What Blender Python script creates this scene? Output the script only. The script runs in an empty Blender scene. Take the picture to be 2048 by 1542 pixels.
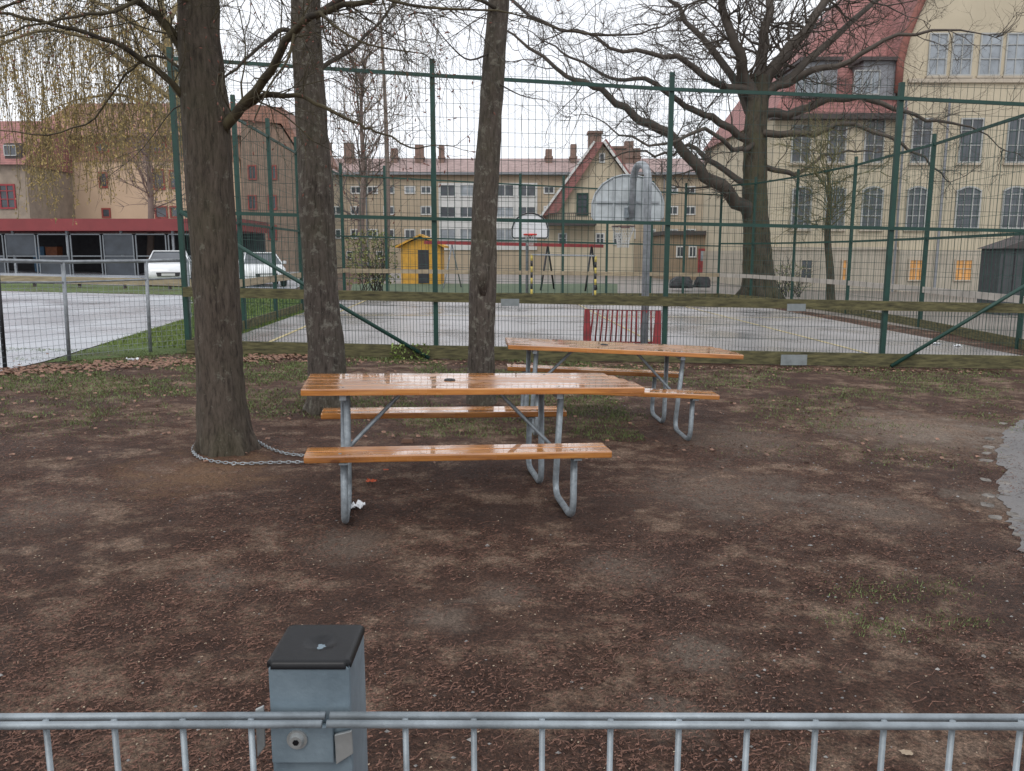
import bpy, bmesh, math, random
from mathutils import Vector, Matrix, noise
random.seed(7)
S=bpy.context.scene; COL=S.collection
F=1620.0; CH=1.62; TH=math.atan(263/F); TILT=0.02
FW=Vector((0,math.cos(TH),-math.sin(TH))); UP=Vector((0,math.sin(TH),math.cos(TH))); RT=Vector((1,0,0))
CAM=Vector((0,0,CH))
def ray(px,py): return FW+RT*((px-1024)/F)+UP*((771-py)/F)
def P(px,py,Y):
    d=ray(px,py); return CAM+d*(Y/d.y)
def G(px,py,h=0.0):
    d=ray(px,py); t=(h-CH)/(d.z+TILT*d.x); return CAM+d*t
def gz(x): return -TILT*x
def onG(x,y,h=0): return Vector((x,y,gz(x)+h))
def GY(px,Y,h=0):
    x=(px-1024)/F*Y*1.0
    for _ in range(6):
        p=Vector((x,Y,gz(x)+h)); q=p-CAM; dep=q.dot(FW); x=(px-1024)/F*dep
    return Vector((x,Y,gz(x)+h))
# ------------------------------------------------------------------ materials
M={}
def newmat(name):
    m=bpy.data.materials.new(name); m.use_nodes=True; nt=m.node_tree
    b=nt.nodes['Principled BSDF']; M[name]=m; return m,nt,b
def N(nt,t,**k):
    n=nt.nodes.new(t)
    for a,v in k.items(): setattr(n,a,v)
    return n
def coords(nt,kind='Object',scale=(1,1,1)):
    mp=N(nt,'ShaderNodeMapping'); mp.inputs['Scale'].default_value=scale
    if kind=='Position':
        g=N(nt,'ShaderNodeNewGeometry'); nt.links.new(g.outputs['Position'],mp.inputs['Vector'])
    else:
        g=N(nt,'ShaderNodeTexCoord'); nt.links.new(g.outputs[kind],mp.inputs['Vector'])
    return mp.outputs['Vector']
def noiset(nt,vec,scale,detail=6,rough=.6):
    n=N(nt,'ShaderNodeTexNoise'); n.inputs['Scale'].default_value=scale; n.inputs['Detail'].default_value=detail; n.inputs['Roughness'].default_value=rough
    nt.links.new(vec,n.inputs['Vector']); return n.outputs['Fac']
def ramp(nt,fac,stops):
    r=N(nt,'ShaderNodeValToRGB'); e=r.color_ramp.elements
    while len(e)<len(stops): e.new(.5)
    for i,(p,c) in enumerate(stops):
        e[i].position=p; e[i].color=(c[0],c[1],c[2],1) if not isinstance(c,(int,float)) else (c,c,c,1)
    nt.links.new(fac,r.inputs['Fac']); return r.outputs['Color']
def mixc(nt,fac,a,b,mode='MIX'):
    m=N(nt,'ShaderNodeMix',data_type='RGBA',blend_type=mode)
    if isinstance(fac,(int,float)): m.inputs[0].default_value=fac
    else: nt.links.new(fac,m.inputs[0])
    for i,v in ((6,a),(7,b)):
        if isinstance(v,tuple): m.inputs[i].default_value=(*v,1)
        else: nt.links.new(v,m.inputs[i])
    return m.outputs[2]
def bump(nt,b,h,strength,dist=.02):
    n=N(nt,'ShaderNodeBump'); n.inputs['Strength'].default_value=strength; n.inputs['Distance'].default_value=dist
    nt.links.new(h,n.inputs['Height']); nt.links.new(n.outputs['Normal'],b.inputs['Normal'])
def mat(name,c,var=.25,scale=4,rough=.7,metal=0,bmp=0,bscale=30,stretch=(1,1,1),coat=0,kind='Object',c2=None,emit=0,spec=.5,bdist=.02):
    m,nt,b=newmat(name); v=coords(nt,kind,stretch)
    f=noiset(nt,v,scale)
    lo=tuple(x*(1-var) for x in c); hi=tuple(min(1,x*(1+var)) for x in (c2 or c))
    col=ramp(nt,f,[(.3,lo),(.7,hi)]); nt.links.new(col,b.inputs['Base Color'])
    b.inputs['Roughness'].default_value=rough; b.inputs['Metallic'].default_value=metal
    b.inputs['Coat Weight'].default_value=coat; b.inputs['Coat Roughness'].default_value=.12
    b.inputs['Specular IOR Level'].default_value=spec
    if bmp: bump(nt,b,noiset(nt,v,bscale,8),bmp,bdist)
    if emit: nt.links.new(col,b.inputs['Emission Color']); b.inputs['Emission Strength'].default_value=emit
    return m
# dirt
m,nt,b=newmat('dirt'); v=coords(nt,'Position')
n1=noiset(nt,v,.9,7,.62); n2=noiset(nt,v,7,8,.7); n3=noiset(nt,v,55,6,.8); n4=noiset(nt,coords(nt,'Position',(1,1.15,1)),2.6,8,.68); n5=noiset(nt,v,150,4,.75)
mx=N(nt,'ShaderNodeMath',operation='MULTIPLY_ADD'); nt.links.new(n2,mx.inputs[0]); mx.inputs[1].default_value=.42; nt.links.new(n4,mx.inputs[2])
mx2=N(nt,'ShaderNodeMath',operation='MULTIPLY_ADD'); nt.links.new(n1,mx2.inputs[0]); mx2.inputs[1].default_value=.45; nt.links.new(mx.outputs[0],mx2.inputs[2])
mx3=N(nt,'ShaderNodeMath',operation='MULTIPLY'); nt.links.new(mx2.outputs[0],mx3.inputs[0]); mx3.inputs[1].default_value=.6
c=ramp(nt,mx3.outputs[0],[(.49,(.056,.030,.021)),(.57,(.087,.052,.038)),(.605,(.14,.098,.072)),(.655,(.225,.17,.13))])
c=mixc(nt,.9,c,ramp(nt,n3,[(.36,(.30,.26,.24)),(.5,(.95,.93,.91)),(.66,(2.1,1.9,1.8))]),'MULTIPLY')
c=mixc(nt,.75,c,ramp(nt,n5,[(.38,(.42,.38,.37)),(.62,(1.65,1.52,1.45))]),'MULTIPLY')
def spot(cx,cy,r,col,base,strength=.8):
    s=N(nt,'ShaderNodeVectorMath',operation='DISTANCE'); nt.links.new(v,s.inputs[0]); s.inputs[1].default_value=(cx,cy,gz(cx))
    a=N(nt,'ShaderNodeMath',operation='MULTIPLY_ADD'); nt.links.new(n4,a.inputs[0]); a.inputs[1].default_value=r*2.4; nt.links.new(s.outputs['Value'],a.inputs[2])
    a2=N(nt,'ShaderNodeMath',operation='MULTIPLY_ADD'); nt.links.new(n2,a2.inputs[0]); a2.inputs[1].default_value=r*2.0; nt.links.new(a.outputs[0],a2.inputs[2])
    mr=N(nt,'ShaderNodeMapRange'); mr.inputs['From Min'].default_value=r*2.4; mr.inputs['From Max'].default_value=r*3.1
    mr.inputs['To Min'].default_value=strength; mr.inputs['To Max'].default_value=0
    nt.links.new(a2.outputs[0],mr.inputs['Value'])
    sc=mixc(nt,.85,ramp(nt,n3,[(.35,tuple(x*.5 for x in col)),(.65,tuple(x*1.5 for x in col))]),ramp(nt,n5,[(.38,.6),(.62,1.4)]),'MULTIPLY')
    return mixc(nt,mr.outputs[0],base,sc)
g0=G(400,945); c=spot(g0.x,g0.y,.75,(.215,.125,.07),c)
g0=G(1850,860); c=spot(g0.x,g0.y,1.2,(.26,.205,.16),c)
for px,py,r,s_ in ((1450,980,.8,.65),(1400,1310,.25,.75),(880,1235,.2,.7),(430,1160,.22,.6),(700,1090,.35,.6),(1250,1140,.32,.6),(90,1020,.45,.5),(1330,1430,.2,.7),(1750,1020,.55,.6),(1480,880,.8,.6),(1010,1190,.2,.6),(2010,880,.5,.9),(2000,1000,.4,.8)):
    g0=G(px,py); c=spot(g0.x,g0.y,r,(.20,.155,.122),c,strength=s_)
nt.links.new(c,b.inputs['Base Color']); nt.links.new(ramp(nt,n1,[(.4,.65),(.6,.85)]),b.inputs['Roughness']); b.inputs['Specular IOR Level'].default_value=.25
ad=N(nt,'ShaderNodeMath',operation='MULTIPLY_ADD'); nt.links.new(n3,ad.inputs[0]); ad.inputs[1].default_value=.5; nt.links.new(n2,ad.inputs[2])
bump(nt,b,ad.outputs[0],1.0,.05)
m,nt,b=newmat('turf'); v=coords(nt,'Position'); n1=noiset(nt,v,1.1,7,.65); n3=noiset(nt,v,45,6,.7)
c=ramp(nt,n1,[(.34,(.08,.065,.04)),(.46,(.085,.12,.032)),(.75,(.12,.19,.04))]); c=mixc(nt,.7,c,ramp(nt,n3,[(.3,.4),(.7,1.5)]),'MULTIPLY')
nt.links.new(c,b.inputs['Base Color']); b.inputs['Roughness'].default_value=.9; bump(nt,b,n3,1,.04)
def asphalt(name,c1,c2,r1,r2,sc=.35):
    m,nt,b=newmat(name); v=coords(nt,'Position'); n1=noiset(nt,v,sc,6,.6); n2=noiset(nt,v,80,4,.7)
    c=ramp(nt,n1,[(.35,c1),(.65,c2)]); c=mixc(nt,.5,c,ramp(nt,n2,[(.3,.6),(.7,1.4)]),'MULTIPLY')
    nt.links.new(c,b.inputs['Base Color']); nt.links.new(ramp(nt,n1,[(.38,r1),(.62,r2)]),b.inputs['Roughness']); bump(nt,b,n2,.07,.01)
    return m
asphalt('court_asphalt',(.25,.24,.24),(.36,.345,.35),.16,.42)
asphalt('wet_asphalt',(.36,.39,.43),(.47,.50,.54),.16,.36,.25)
asphalt('path_asphalt',(.11,.105,.105),(.165,.156,.152),.6,.85,1.5)
asphalt('yard',(.14,.125,.11),(.24,.21,.185),.45,.75)
mat('play_turf',(.07,.10,.055),scale=2,rough=.9,kind='Position')
mat('line_paint',(.46,.38,.2),.5,scale=8,kind='Position')
def bark(name,a,bb,lich,sx=24,sz=4.5,lamt=.62,moss=.25,bs=.7):
    m,nt,b=newmat(name); v=coords(nt,'Object',(sx,sx,sz)); f=noiset(nt,v,1.6,9,.72)
    v2=coords(nt,'Object'); l=noiset(nt,v2,11,7,.75); g=noiset(nt,v2,1.3,4)
    c=ramp(nt,f,[(.34,a),(.5,bb),(.68,tuple(min(1,x*1.5) for x in bb))])
    c=mixc(nt,ramp(nt,l,[(lamt-.03,0),(lamt+.05,.7)]),c,lich)
    c=mixc(nt,ramp(nt,g,[(.45,0),(.62,moss)]),c,(.08,.08,.04))
    nt.links.new(c,b.inputs['Base Color']); b.inputs['Roughness'].default_value=.88; b.inputs['Specular IOR Level'].default_value=.25; bump(nt,b,f,bs,.05); return m
bark('bark_dark',(.028,.022,.018),(.086,.069,.055),(.20,.195,.155))
bark('bark_grey',(.032,.026,.022),(.095,.079,.067),(.25,.24,.20),lamt=.57)
bark('bark_oak',(.022,.019,.014),(.068,.058,.043),(.11,.115,.065),sx=5,sz=1.2,moss=.5,bs=1)
mat('branch_bark',(.032,.025,.021),.4,scale=8,rough=.8,c2=(.052,.043,.034))
mat('branch_moss',(.028,.022,.018),.35,scale=6,rough=.9,c2=(.07,.058,.028))
mat('moss_twig',(.07,.065,.036),.35,scale=6,rough=.9,c2=(.14,.13,.055))
mat('twig_oak',(.062,.049,.038),.3,scale=3)
mat('birch_bark',(.11,.085,.04),.5,scale=6,c2=(.22,.175,.09))
mat('catkin',(.25,.175,.07),.4,scale=20,rough=.8,kind='Position',c2=(.36,.265,.10))
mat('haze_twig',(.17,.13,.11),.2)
mat('bud',(.16,.06,.04),.3)
mat('shrub_leaf',(.17,.18,.06),.5,scale=14,kind='Position')
mat('grass_blade',(.06,.095,.026),.45,scale=25,kind='Position',c2=(.13,.17,.05),rough=.6)
mat('verge_blade',(.09,.15,.03),.4,scale=25,kind='Position',c2=(.17,.23,.05),rough=.6)
mat('bark_chip',(.048,.023,.017),.5,scale=70,kind='Position',c2=(.155,.080,.057),rough=.72,spec=.3)
mat('leaf_brown',(.12,.06,.04),.5,scale=30,kind='Position',c2=(.24,.13,.085),rough=.6)
mat('pebble_stone',(.12,.12,.125),.5,scale=40,kind='Position',c2=(.22,.21,.20),rough=.7)
mat('cobble',(.11,.095,.08),.45,scale=9,kind='Position',rough=.85,bmp=.8,bscale=30,c2=(.18,.165,.15))
# metal / paint
mat('galv',(.25,.285,.31),.32,scale=22,rough=.5,metal=.35,bmp=.3,bscale=60,bdist=.004)
mat('galv_dull',(.26,.28,.30),.3,scale=10,rough=.5,metal=.3)
mat('galv_post',(.17,.235,.285),.3,scale=9,rough=.36,metal=.3,bmp=.4,bscale=45,bdist=.003,c2=(.22,.28,.32))
mat('steel_bright',(.38,.40,.40),.25,scale=30,rough=.4,metal=.6)
mat('cap_black',(.006,.0065,.008),.4,scale=12,rough=.38,bmp=.2,bscale=40,bdist=.002,spec=.3)
mat('green_paint',(.007,.044,.033),.25,scale=5,rough=.55)
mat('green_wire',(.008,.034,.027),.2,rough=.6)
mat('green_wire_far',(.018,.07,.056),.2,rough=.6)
mat('mossy_board',(.055,.052,.025),.45,scale=5,stretch=(1,1,6),rough=.85,c2=(.11,.10,.045),bmp=.4)
mat('tan_board',(.30,.245,.165),.35,scale=2,stretch=(1,1,8),rough=.8,bmp=.2)
mat('pale_board',(.38,.35,.31),.25,scale=2,rough=.8)
mat('grey_plate',(.20,.225,.23),.2,scale=10,rough=.6)
mat('white_board',(.45,.49,.51),.18,scale=6,rough=.5)
mat('board_frame',(.34,.37,.39),.15,scale=6,rough=.5)
mat('black_paint',(.015,.015,.017),.3,rough=.45)
mat('red_paint',(.25,.03,.035),.3,scale=6,rough=.55)
mat('rim_red',(.6,.04,.03),.2,rough=.4)
mat('rim_dull',(.14,.09,.085),.2,rough=.5)
mat('net_cord',(.6,.6,.58),.2,rough=.9)
mat('yellow_paint',(.54,.29,.04),.2,scale=5,rough=.7)
mat('stripe_yellow',(.45,.36,.08),.15,scale=5,rough=.6)
mat('chain_steel',(.34,.37,.39),.3,scale=20,rough=.4,metal=.5)
m,nt,b=newmat('varnished_wood'); v=coords(nt,'Object',(1.2,16,16)); g=noiset(nt,v,2.2,7,.6); v2=coords(nt,'Object',(.35,7.6,1)); pl=noiset(nt,v2,1.0,1); v3=coords(nt,'Object'); w=noiset(nt,v3,3.2,5,.6); k=noiset(nt,coords(nt,'Object',(4,12,12)),1.3,2)
c=ramp(nt,g,[(.3,(.25,.09,.022)),(.5,(.44,.175,.042)),(.72,(.58,.27,.075))]); c=mixc(nt,.6,c,ramp(nt,pl,[(.35,.72),(.65,1.2)]),'MULTIPLY')
c=mixc(nt,ramp(nt,k,[(.68,0),(.74,.75)]),c,(.11,.04,.015))
nt.links.new(c,b.inputs['Base Color']); nt.links.new(ramp(nt,w,[(.42,.10),(.58,.34)]),b.inputs['Roughness']); b.inputs['Coat Weight'].default_value=.95; nt.links.new(ramp(nt,w,[(.45,.02),(.6,.24)]),b.inputs['Coat Roughness']); b.inputs['Coat IOR'].default_value=1.8; bump(nt,b,g,.12,.004)
# buildings
mat('orange_wall',(.50,.36,.25),.08,scale=.6,rough=.9,kind='Position')
mat('orange_brick',(.30,.175,.125),.2,scale=3,rough=.9,kind='Position')
mat('muted_brick',(.23,.16,.12),.22,scale=3,rough=.9,kind='Position')
mat('grey_brick',(.26,.21,.165),.2,scale=2,rough=.9,kind='Position')
def rooft(name,c,tilesize):
    m,nt,b=newmat(name); v=coords(nt,'Position'); wv=N(nt,'ShaderNodeTexWave',wave_type='BANDS',bands_direction='Z'); wv.inputs['Scale'].default_value=tilesize; wv.inputs['Distortion'].default_value=.6; nt.links.new(v,wv.inputs['Vector'])
    n=noiset(nt,v,2.2,6,.7); cc=ramp(nt,n,[(.3,tuple(x*.6 for x in c)),(.7,tuple(x*1.3 for x in c))]); cc=mixc(nt,.45,cc,ramp(nt,wv.outputs['Fac'],[(0,.45),(.35,1.1)]),'MULTIPLY')
    nt.links.new(cc,b.inputs['Base Color']); b.inputs['Roughness'].default_value=.75
rooft('red_tiles',(.28,.125,.115),1.6); rooft('orange_tiles',(.27,.14,.10),1.4); rooft('pale_tiles',(.32,.23,.215),1.4)
mat('cream_wall',(.49,.43,.32),.09,scale=.5,rough=.9,kind='Position')
mat('plinth_wall',(.40,.355,.29),.14,scale=.8,rough=.9,kind='Position')
mat('tan_wall',(.41,.34,.25),.12,scale=.5,rough=.9,kind='Position')
mat('brown_wall',(.25,.19,.13),.15,scale=1,rough=.9,kind='Position')
mat('white_trim',(.58,.59,.58),.06,rough=.6)
mat('grey_trim',(.36,.37,.36),.08,rough=.6)
mat('port_trim',(.16,.175,.19),.1,rough=.6)
mat('band_trim',(.44,.385,.31),.08,rough=.8)
mat('dark_trim',(.06,.05,.05),.2,rough=.7)
mat('red_trim',(.24,.045,.035),.2,rough=.6)
mat('verge_red',(.24,.09,.07),.2,rough=.7)
mat('glass',(.06,.068,.08),.5,scale=.7,rough=.15,kind='Position',spec=.6)
mat('glass_pale',(.27,.30,.33),.35,scale=.9,rough=.12,kind='Position')
mat('glass_lit',(.55,.27,.08),.35,scale=1.5,rough=.3,kind='Position',emit=.14)
mat('chimney_brick',(.19,.125,.10),.3,scale=4)
mat('zinc',(.22,.23,.25),.2,rough=.5)
mat('red_fascia',(.19,.028,.03),.15,scale=1,rough=.5)
mat('dark_inside',(.035,.035,.04),.3,rough=.8)
mat('panel_glass',(.035,.042,.052),.4,scale=1.2,rough=.5,kind='Position')
mat('shed_dark',(.055,.06,.065),.2,rough=.7)
mat('car_white',(.70,.72,.74),.04,rough=.2,coat=.8)
mat('tyre',(.02,.02,.02),.3,rough=.8)
mat('rim_metal',(.35,.36,.38),.1,rough=.3,metal=.7)
mat('lamp_glass',(.6,.62,.65),.1,rough=.1)
mat('rock_dark',(.035,.035,.038),.4,scale=4,rough=.7,bmp=.6,bscale=8)
mat('paper',(.72,.74,.76),.08,rough=.8); mat('peel',(.50,.09,.03),.3,rough=.5)
mat('wood_raw',(.32,.25,.18),.3,rough=.8); mat('wood_dark',(.10,.05,.03),.3,rough=.8)
mat('bin_blue',(.05,.12,.2),.3,rough=.6); mat('bin_rust',(.2,.07,.03),.3,rough=.6)
# ------------------------------------------------------------------ mesh builder
class MB:
    def __init__(s): s.v=[]; s.f=[]
    def add(s,vs,fs):
        o=len(s.v); s.v+=[tuple(x) for x in vs]; s.f+=[tuple(i+o for i in f) for f in fs]; return s
    def box(s,a,b):
        x0,y0,z0=a; x1,y1,z1=b
        return s.add([(x0,y0,z0),(x1,y0,z0),(x1,y1,z0),(x0,y1,z0),(x0,y0,z1),(x1,y0,z1),(x1,y1,z1),(x0,y1,z1)],[(0,3,2,1),(4,5,6,7),(0,1,5,4),(1,2,6,5),(2,3,7,6),(3,0,4,7)])
    def beam(s,p,q,w,h,up=Vector((0,0,1))):
        p=Vector(p);q=Vector(q); d=(q-p).normalized()
        sd=d.cross(up)
        if sd.length<1e-4: sd=Vector((1,0,0))
        sd.normalize(); u=sd.cross(d).normalized(); sd*=w/2; u*=h/2
        return s.add([p-sd-u,p+sd-u,p+sd+u,p-sd+u,q-sd-u,q+sd-u,q+sd+u,q-sd+u],[(0,3,2,1)[::-1],(4,7,6,5)[::-1],(0,1,5,4)[::-1],(1,2,6,5)[::-1],(2,3,7,6)[::-1],(3,0,4,7)[::-1]])
    def tube(s,pts,rad,n=8,cap=True,nz=0,seed=0):
        pts=[Vector(p) for p in pts]; k=len(pts)
        if not isinstance(rad,(list,tuple)): rad=[rad]*k
        d=(pts[1]-pts[0]).normalized(); a=Vector((0,0,1)) if abs(d.z)<.9 else Vector((1,0,0))
        u=d.cross(a).normalized(); vs=[]
        for i,p in enumerate(pts):
            if i==0: t=d
            elif i==k-1: t=(pts[i]-pts[i-1])
            else: t=(pts[i+1]-pts[i-1])
            if t.length<1e-9: t=d
            t=t.normalized(); u=(u-t*u.dot(t))
            if u.length<1e-6: u=t.orthogonal()
            u.normalize(); w=t.cross(u)
            for j in range(n):
                an=2*math.pi*j/n; r=rad[i]
                if nz:
                    q=p+(u*math.cos(an)+w*math.sin(an))*r
                    r*=1+nz*noise.noise(Vector((q.x*9+seed,q.y*9,q.z*2)))+nz*.6*noise.noise(Vector((q.x*25,q.y*25+seed,q.z*6)))
                vs.append(p+(u*math.cos(an)+w*math.sin(an))*r)
        fs=[(i*n+j,i*n+(j+1)%n,(i+1)*n+(j+1)%n,(i+1)*n+j) for i in range(k-1) for j in range(n)]
        if cap: fs+=[tuple(range(n))[::-1],tuple((k-1)*n+j for j in range(n))]
        return s.add(vs,fs)
    def poly(s,pts): return s.add(pts,[tuple(range(len(pts)))])
    def prism(s,pts,off):
        n=len(pts); off=Vector(off); a=[Vector(p) for p in pts]
        return s.add(a+[p+off for p in a],[tuple(range(n)),tuple(range(2*n-1,n-1,-1))]+[(i,n+i,n+(i+1)%n,(i+1)%n) for i in range(n)])
    def build(s,name,mt,parent=None,org=None,smooth=False,bevel=0,recalc=True):
        if org is None: org=ROOT.get(parent.name,Vector((0,0,0))) if parent else Vector((0,0,0))
        me=bpy.data.meshes.new(name); me.from_pydata([(a-org.x,b-org.y,c-org.z) for a,b,c in s.v],[],s.f)
        if bevel or (recalc and len(s.f)<20000):
            bm=bmesh.new(); bm.from_mesh(me)
            if recalc: bmesh.ops.recalc_face_normals(bm,faces=bm.faces)
            if bevel: bmesh.ops.bevel(bm,geom=bm.edges,offset=bevel,segments=2,affect='EDGES',profile=.6)
            bm.to_mesh(me); bm.free()
        me.materials.append(M[mt])
        if smooth: me.polygons.foreach_set('use_smooth',[True]*len(me.polygons))
        o=bpy.data.objects.new(name,me); COL.objects.link(o)
        if parent: o.parent=parent; ROOT[o.name]=org
        else: o.location=org
        return o
ROOT={}
def tag(o,label=None,cat=None,group=None,kind=None):
    if label:o['label']=label
    if cat:o['category']=cat
    if group:o['group']=group
    if kind:o['kind']=kind
    return o
def thing(name,label,cat,loc=(0,0,0),group=None):
    o=bpy.data.objects.new(name,None); o.empty_display_size=.2; COL.objects.link(o); o.location=loc; ROOT[o.name]=Vector(loc); return tag(o,label,cat,group)
def sheet(name,pts,mt,h):
    mb=MB(); mb.poly([(p.x,p.y,gz(p.x)+h) for p in pts]); o=mb.build(name,mt); 
    if o.data.polygons[0].normal.z<0: o.data.flip_normals()
    return tag(o,kind='structure')
def fillet(pts,r,n=6):
    pts=[Vector(p) for p in pts]; out=[pts[0]]
    for i in range(1,len(pts)-1):
        a,b,c=pts[i-1],pts[i],pts[i+1]; d1=(a-b).normalized(); d2=(c-b).normalized(); rr=min(r,(a-b).length*.48,(c-b).length*.48)
        p0=b+d1*rr; p1=b+d2*rr
        for k in range(n+1):
            t=k/n; out.append(p0*(1-t)**2+b*2*t*(1-t)+p1*t*t)
    out.append(pts[-1]); return out
# ------------------------------------------------------------------ world, sun, camera
W=bpy.data.worlds.new('World'); S.world=W; W.use_nodes=True; nt=W.node_tree; bg=nt.nodes['Background']
sk=N(nt,'ShaderNodeTexSky',sky_type='NISHITA'); sk.sun_disc=False; sk.sun_elevation=math.radians(48); sk.sun_rotation=math.radians(200); sk.dust_density=4
tc=N(nt,'ShaderNodeTexCoord'); cn=noiset(nt,tc.outputs['Generated'],2.2,5)
cl=ramp(nt,cn,[(.3,(9.0,9.25,9.8)),(.7,(10.0,10.15,10.45))])
nt.links.new(mixc(nt,.92,sk.outputs[0],cl),bg.inputs['Color']); bg.inputs['Strength'].default_value=.128
L=bpy.data.lights.new('Sun','SUN'); L.energy=1.0; L.angle=math.radians(30); L.color=(1,.96,.91); lo=bpy.data.objects.new('Sun',L); COL.objects.link(lo); lo.rotation_euler=(math.radians(42),0,math.radians(-20))
S.view_settings.view_transform='Standard'
cd=bpy.data.cameras.new('Camera'); cd.sensor_width=36; cd.lens=36*F/2048; cd.clip_end=2000; cd.clip_start=.05
co=bpy.data.objects.new('Camera',cd); COL.objects.link(co); co.location=CAM; co.rotation_euler=(math.radians(90)-TH,0,0); S.camera=co
def rnd(a,b): return random.uniform(a,b)
# ------------------------------------------------------------------ ground sheets
mb=MB()
R=500
mb.poly([(-R,-60,gz(-R)),(R,-60,gz(R)),(R,700,gz(R)),(-R,700,gz(-R))]); tag(mb.build('ground','dirt'),kind='structure')
CL=G(378,706); FL=G(690,597); FR=G(1435,597); CR=G(2190,740)
sheet('court_ground',[CL,CR,FR,FL],'court_asphalt',.012)
sheet('parking_asphalt',[G(385,634),G(90,724),G(-250,800),onG(-40,9),onG(-60,31),G(385,592)],'wet_asphalt',.012)
sheet('parking_far_asphalt',[onG(-70,36),G(590,578),onG(-14,62),onG(-70,62)],'wet_asphalt',.012)
sheet('verge_grass',[G(88,726),G(385,634),G(385,591),onG(-60,31.2),onG(-60,36),G(590,579),FL,CL],'turf',.006)
sheet('schoolyard_ground',[FL+Vector((0,.3,0)),onG(-14,90),onG(70,90),onG(70,18),G(2230,720),FR+Vector((.2,.2,0))],'yard',.006)
sheet('play_turf',[G(700,588),G(1235,588),G(1235,568),G(705,568)],'play_turf',.016)
pa0=[G(2110,826),G(2056,836),G(2022,852),G(2004,884),G(2000,935),G(2010,1000),G(2030,1060),G(2056,1130),G(2096,1260),G(2170,1420)]
pa=[]
for i in range(len(pa0)-1):
    for k in range(14):
        p=pa0[i].lerp(pa0[i+1],k/14); o_=.13*noise.noise(p*4)+.07*noise.noise(p*15); pa.append(p+Vector((o_,o_*.5,0)))
pa+=[onG(2.8,.2),onG(9,.2),onG(12,7),onG(9,7.6)]
sheet('path',pa,'path_asphalt',.004)
mb=MB()
edge=pa0[:8]; 
for i in range(len(edge)-1):
    a,b2=edge[i],edge[i+1]; L_=(b2-a).length; n=max(1,int(L_/.135)); d=(b2-a).normalized(); nn=Vector((-d.y,d.x,0)); nn=nn if nn.x<0 else -nn
    for k in range(n):
        for row in range(2):
            if random.random()<(.3 if row==0 else .6): continue
            p=a+(b2-a)*((k+.5)/n)+nn*(-.02+.125*row)+Vector((rnd(-.02,.02),rnd(-.02,.02),0)); an=math.atan2(d.y,d.x)+rnd(-.3,.3); s1=.058+rnd(-.018,.006); s2=.052+rnd(-.018,.004); h=rnd(.0,.004); tx,ty=rnd(-.05,.05),rnd(-.05,.05)
            cs,sn=math.cos(an),math.sin(an); pts=[]
            for (u,w) in ((1,.6),(.7,1),(-.6,1),(-1,.62),(-1,-.6),(-.62,-1),(.6,-1),(1,-.65)): u*=rnd(.8,1.05); w*=rnd(.8,1.05); pts.append((u*s1*cs-w*s2*sn,u*s1*sn+w*s2*cs))
            z=gz(p.x)+.003; vs=[]
            for fct,zz in ((1,-.01),(.96,h*.5),(.8,h)): vs+=[(p.x+u*fct,p.y+w*fct,z+zz+(u*tx+w*ty if zz>0 else 0)) for u,w in pts]
            mb.add(vs,[(r_*8+q,r_*8+(q+1)%8,(r_+1)*8+(q+1)%8,(r_+1)*8+q) for r_ in range(2) for q in range(8)]+[tuple(16+q for q in range(8))])
tag(mb.build('kerb','cobble',smooth=False),kind='structure')
def strip(a,b,w):
    d=(b-a); d.z=0; n=Vector((-d.y,d.x,0)).normalized()*w/2; return [a-n,b-n,b+n,a+n]
mb=MB()
def lerp(a,b,t): return a*(1-t)+b*t
for q,(a,b2,w) in enumerate(((lerp(CL,FL,.08),lerp(CR,FR,.08),.06),(lerp(lerp(CL,FL,.08),lerp(CR,FR,.08),.06),lerp(FL,FR,.06),.07),(lerp(CR,CL,.2),lerp(FR,FL,.2),.07),(lerp(CR,CL,.45),lerp(FR,FL,.45),.05),(lerp(CL,FL,.5),lerp(CR,FR,.5),.08))):
    mb.poly([(p.x,p.y,gz(p.x)+.018+q*.001) for p in strip(a,b2,w)])
tag(mb.build('court_marking','line_paint'),kind='structure')
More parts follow.
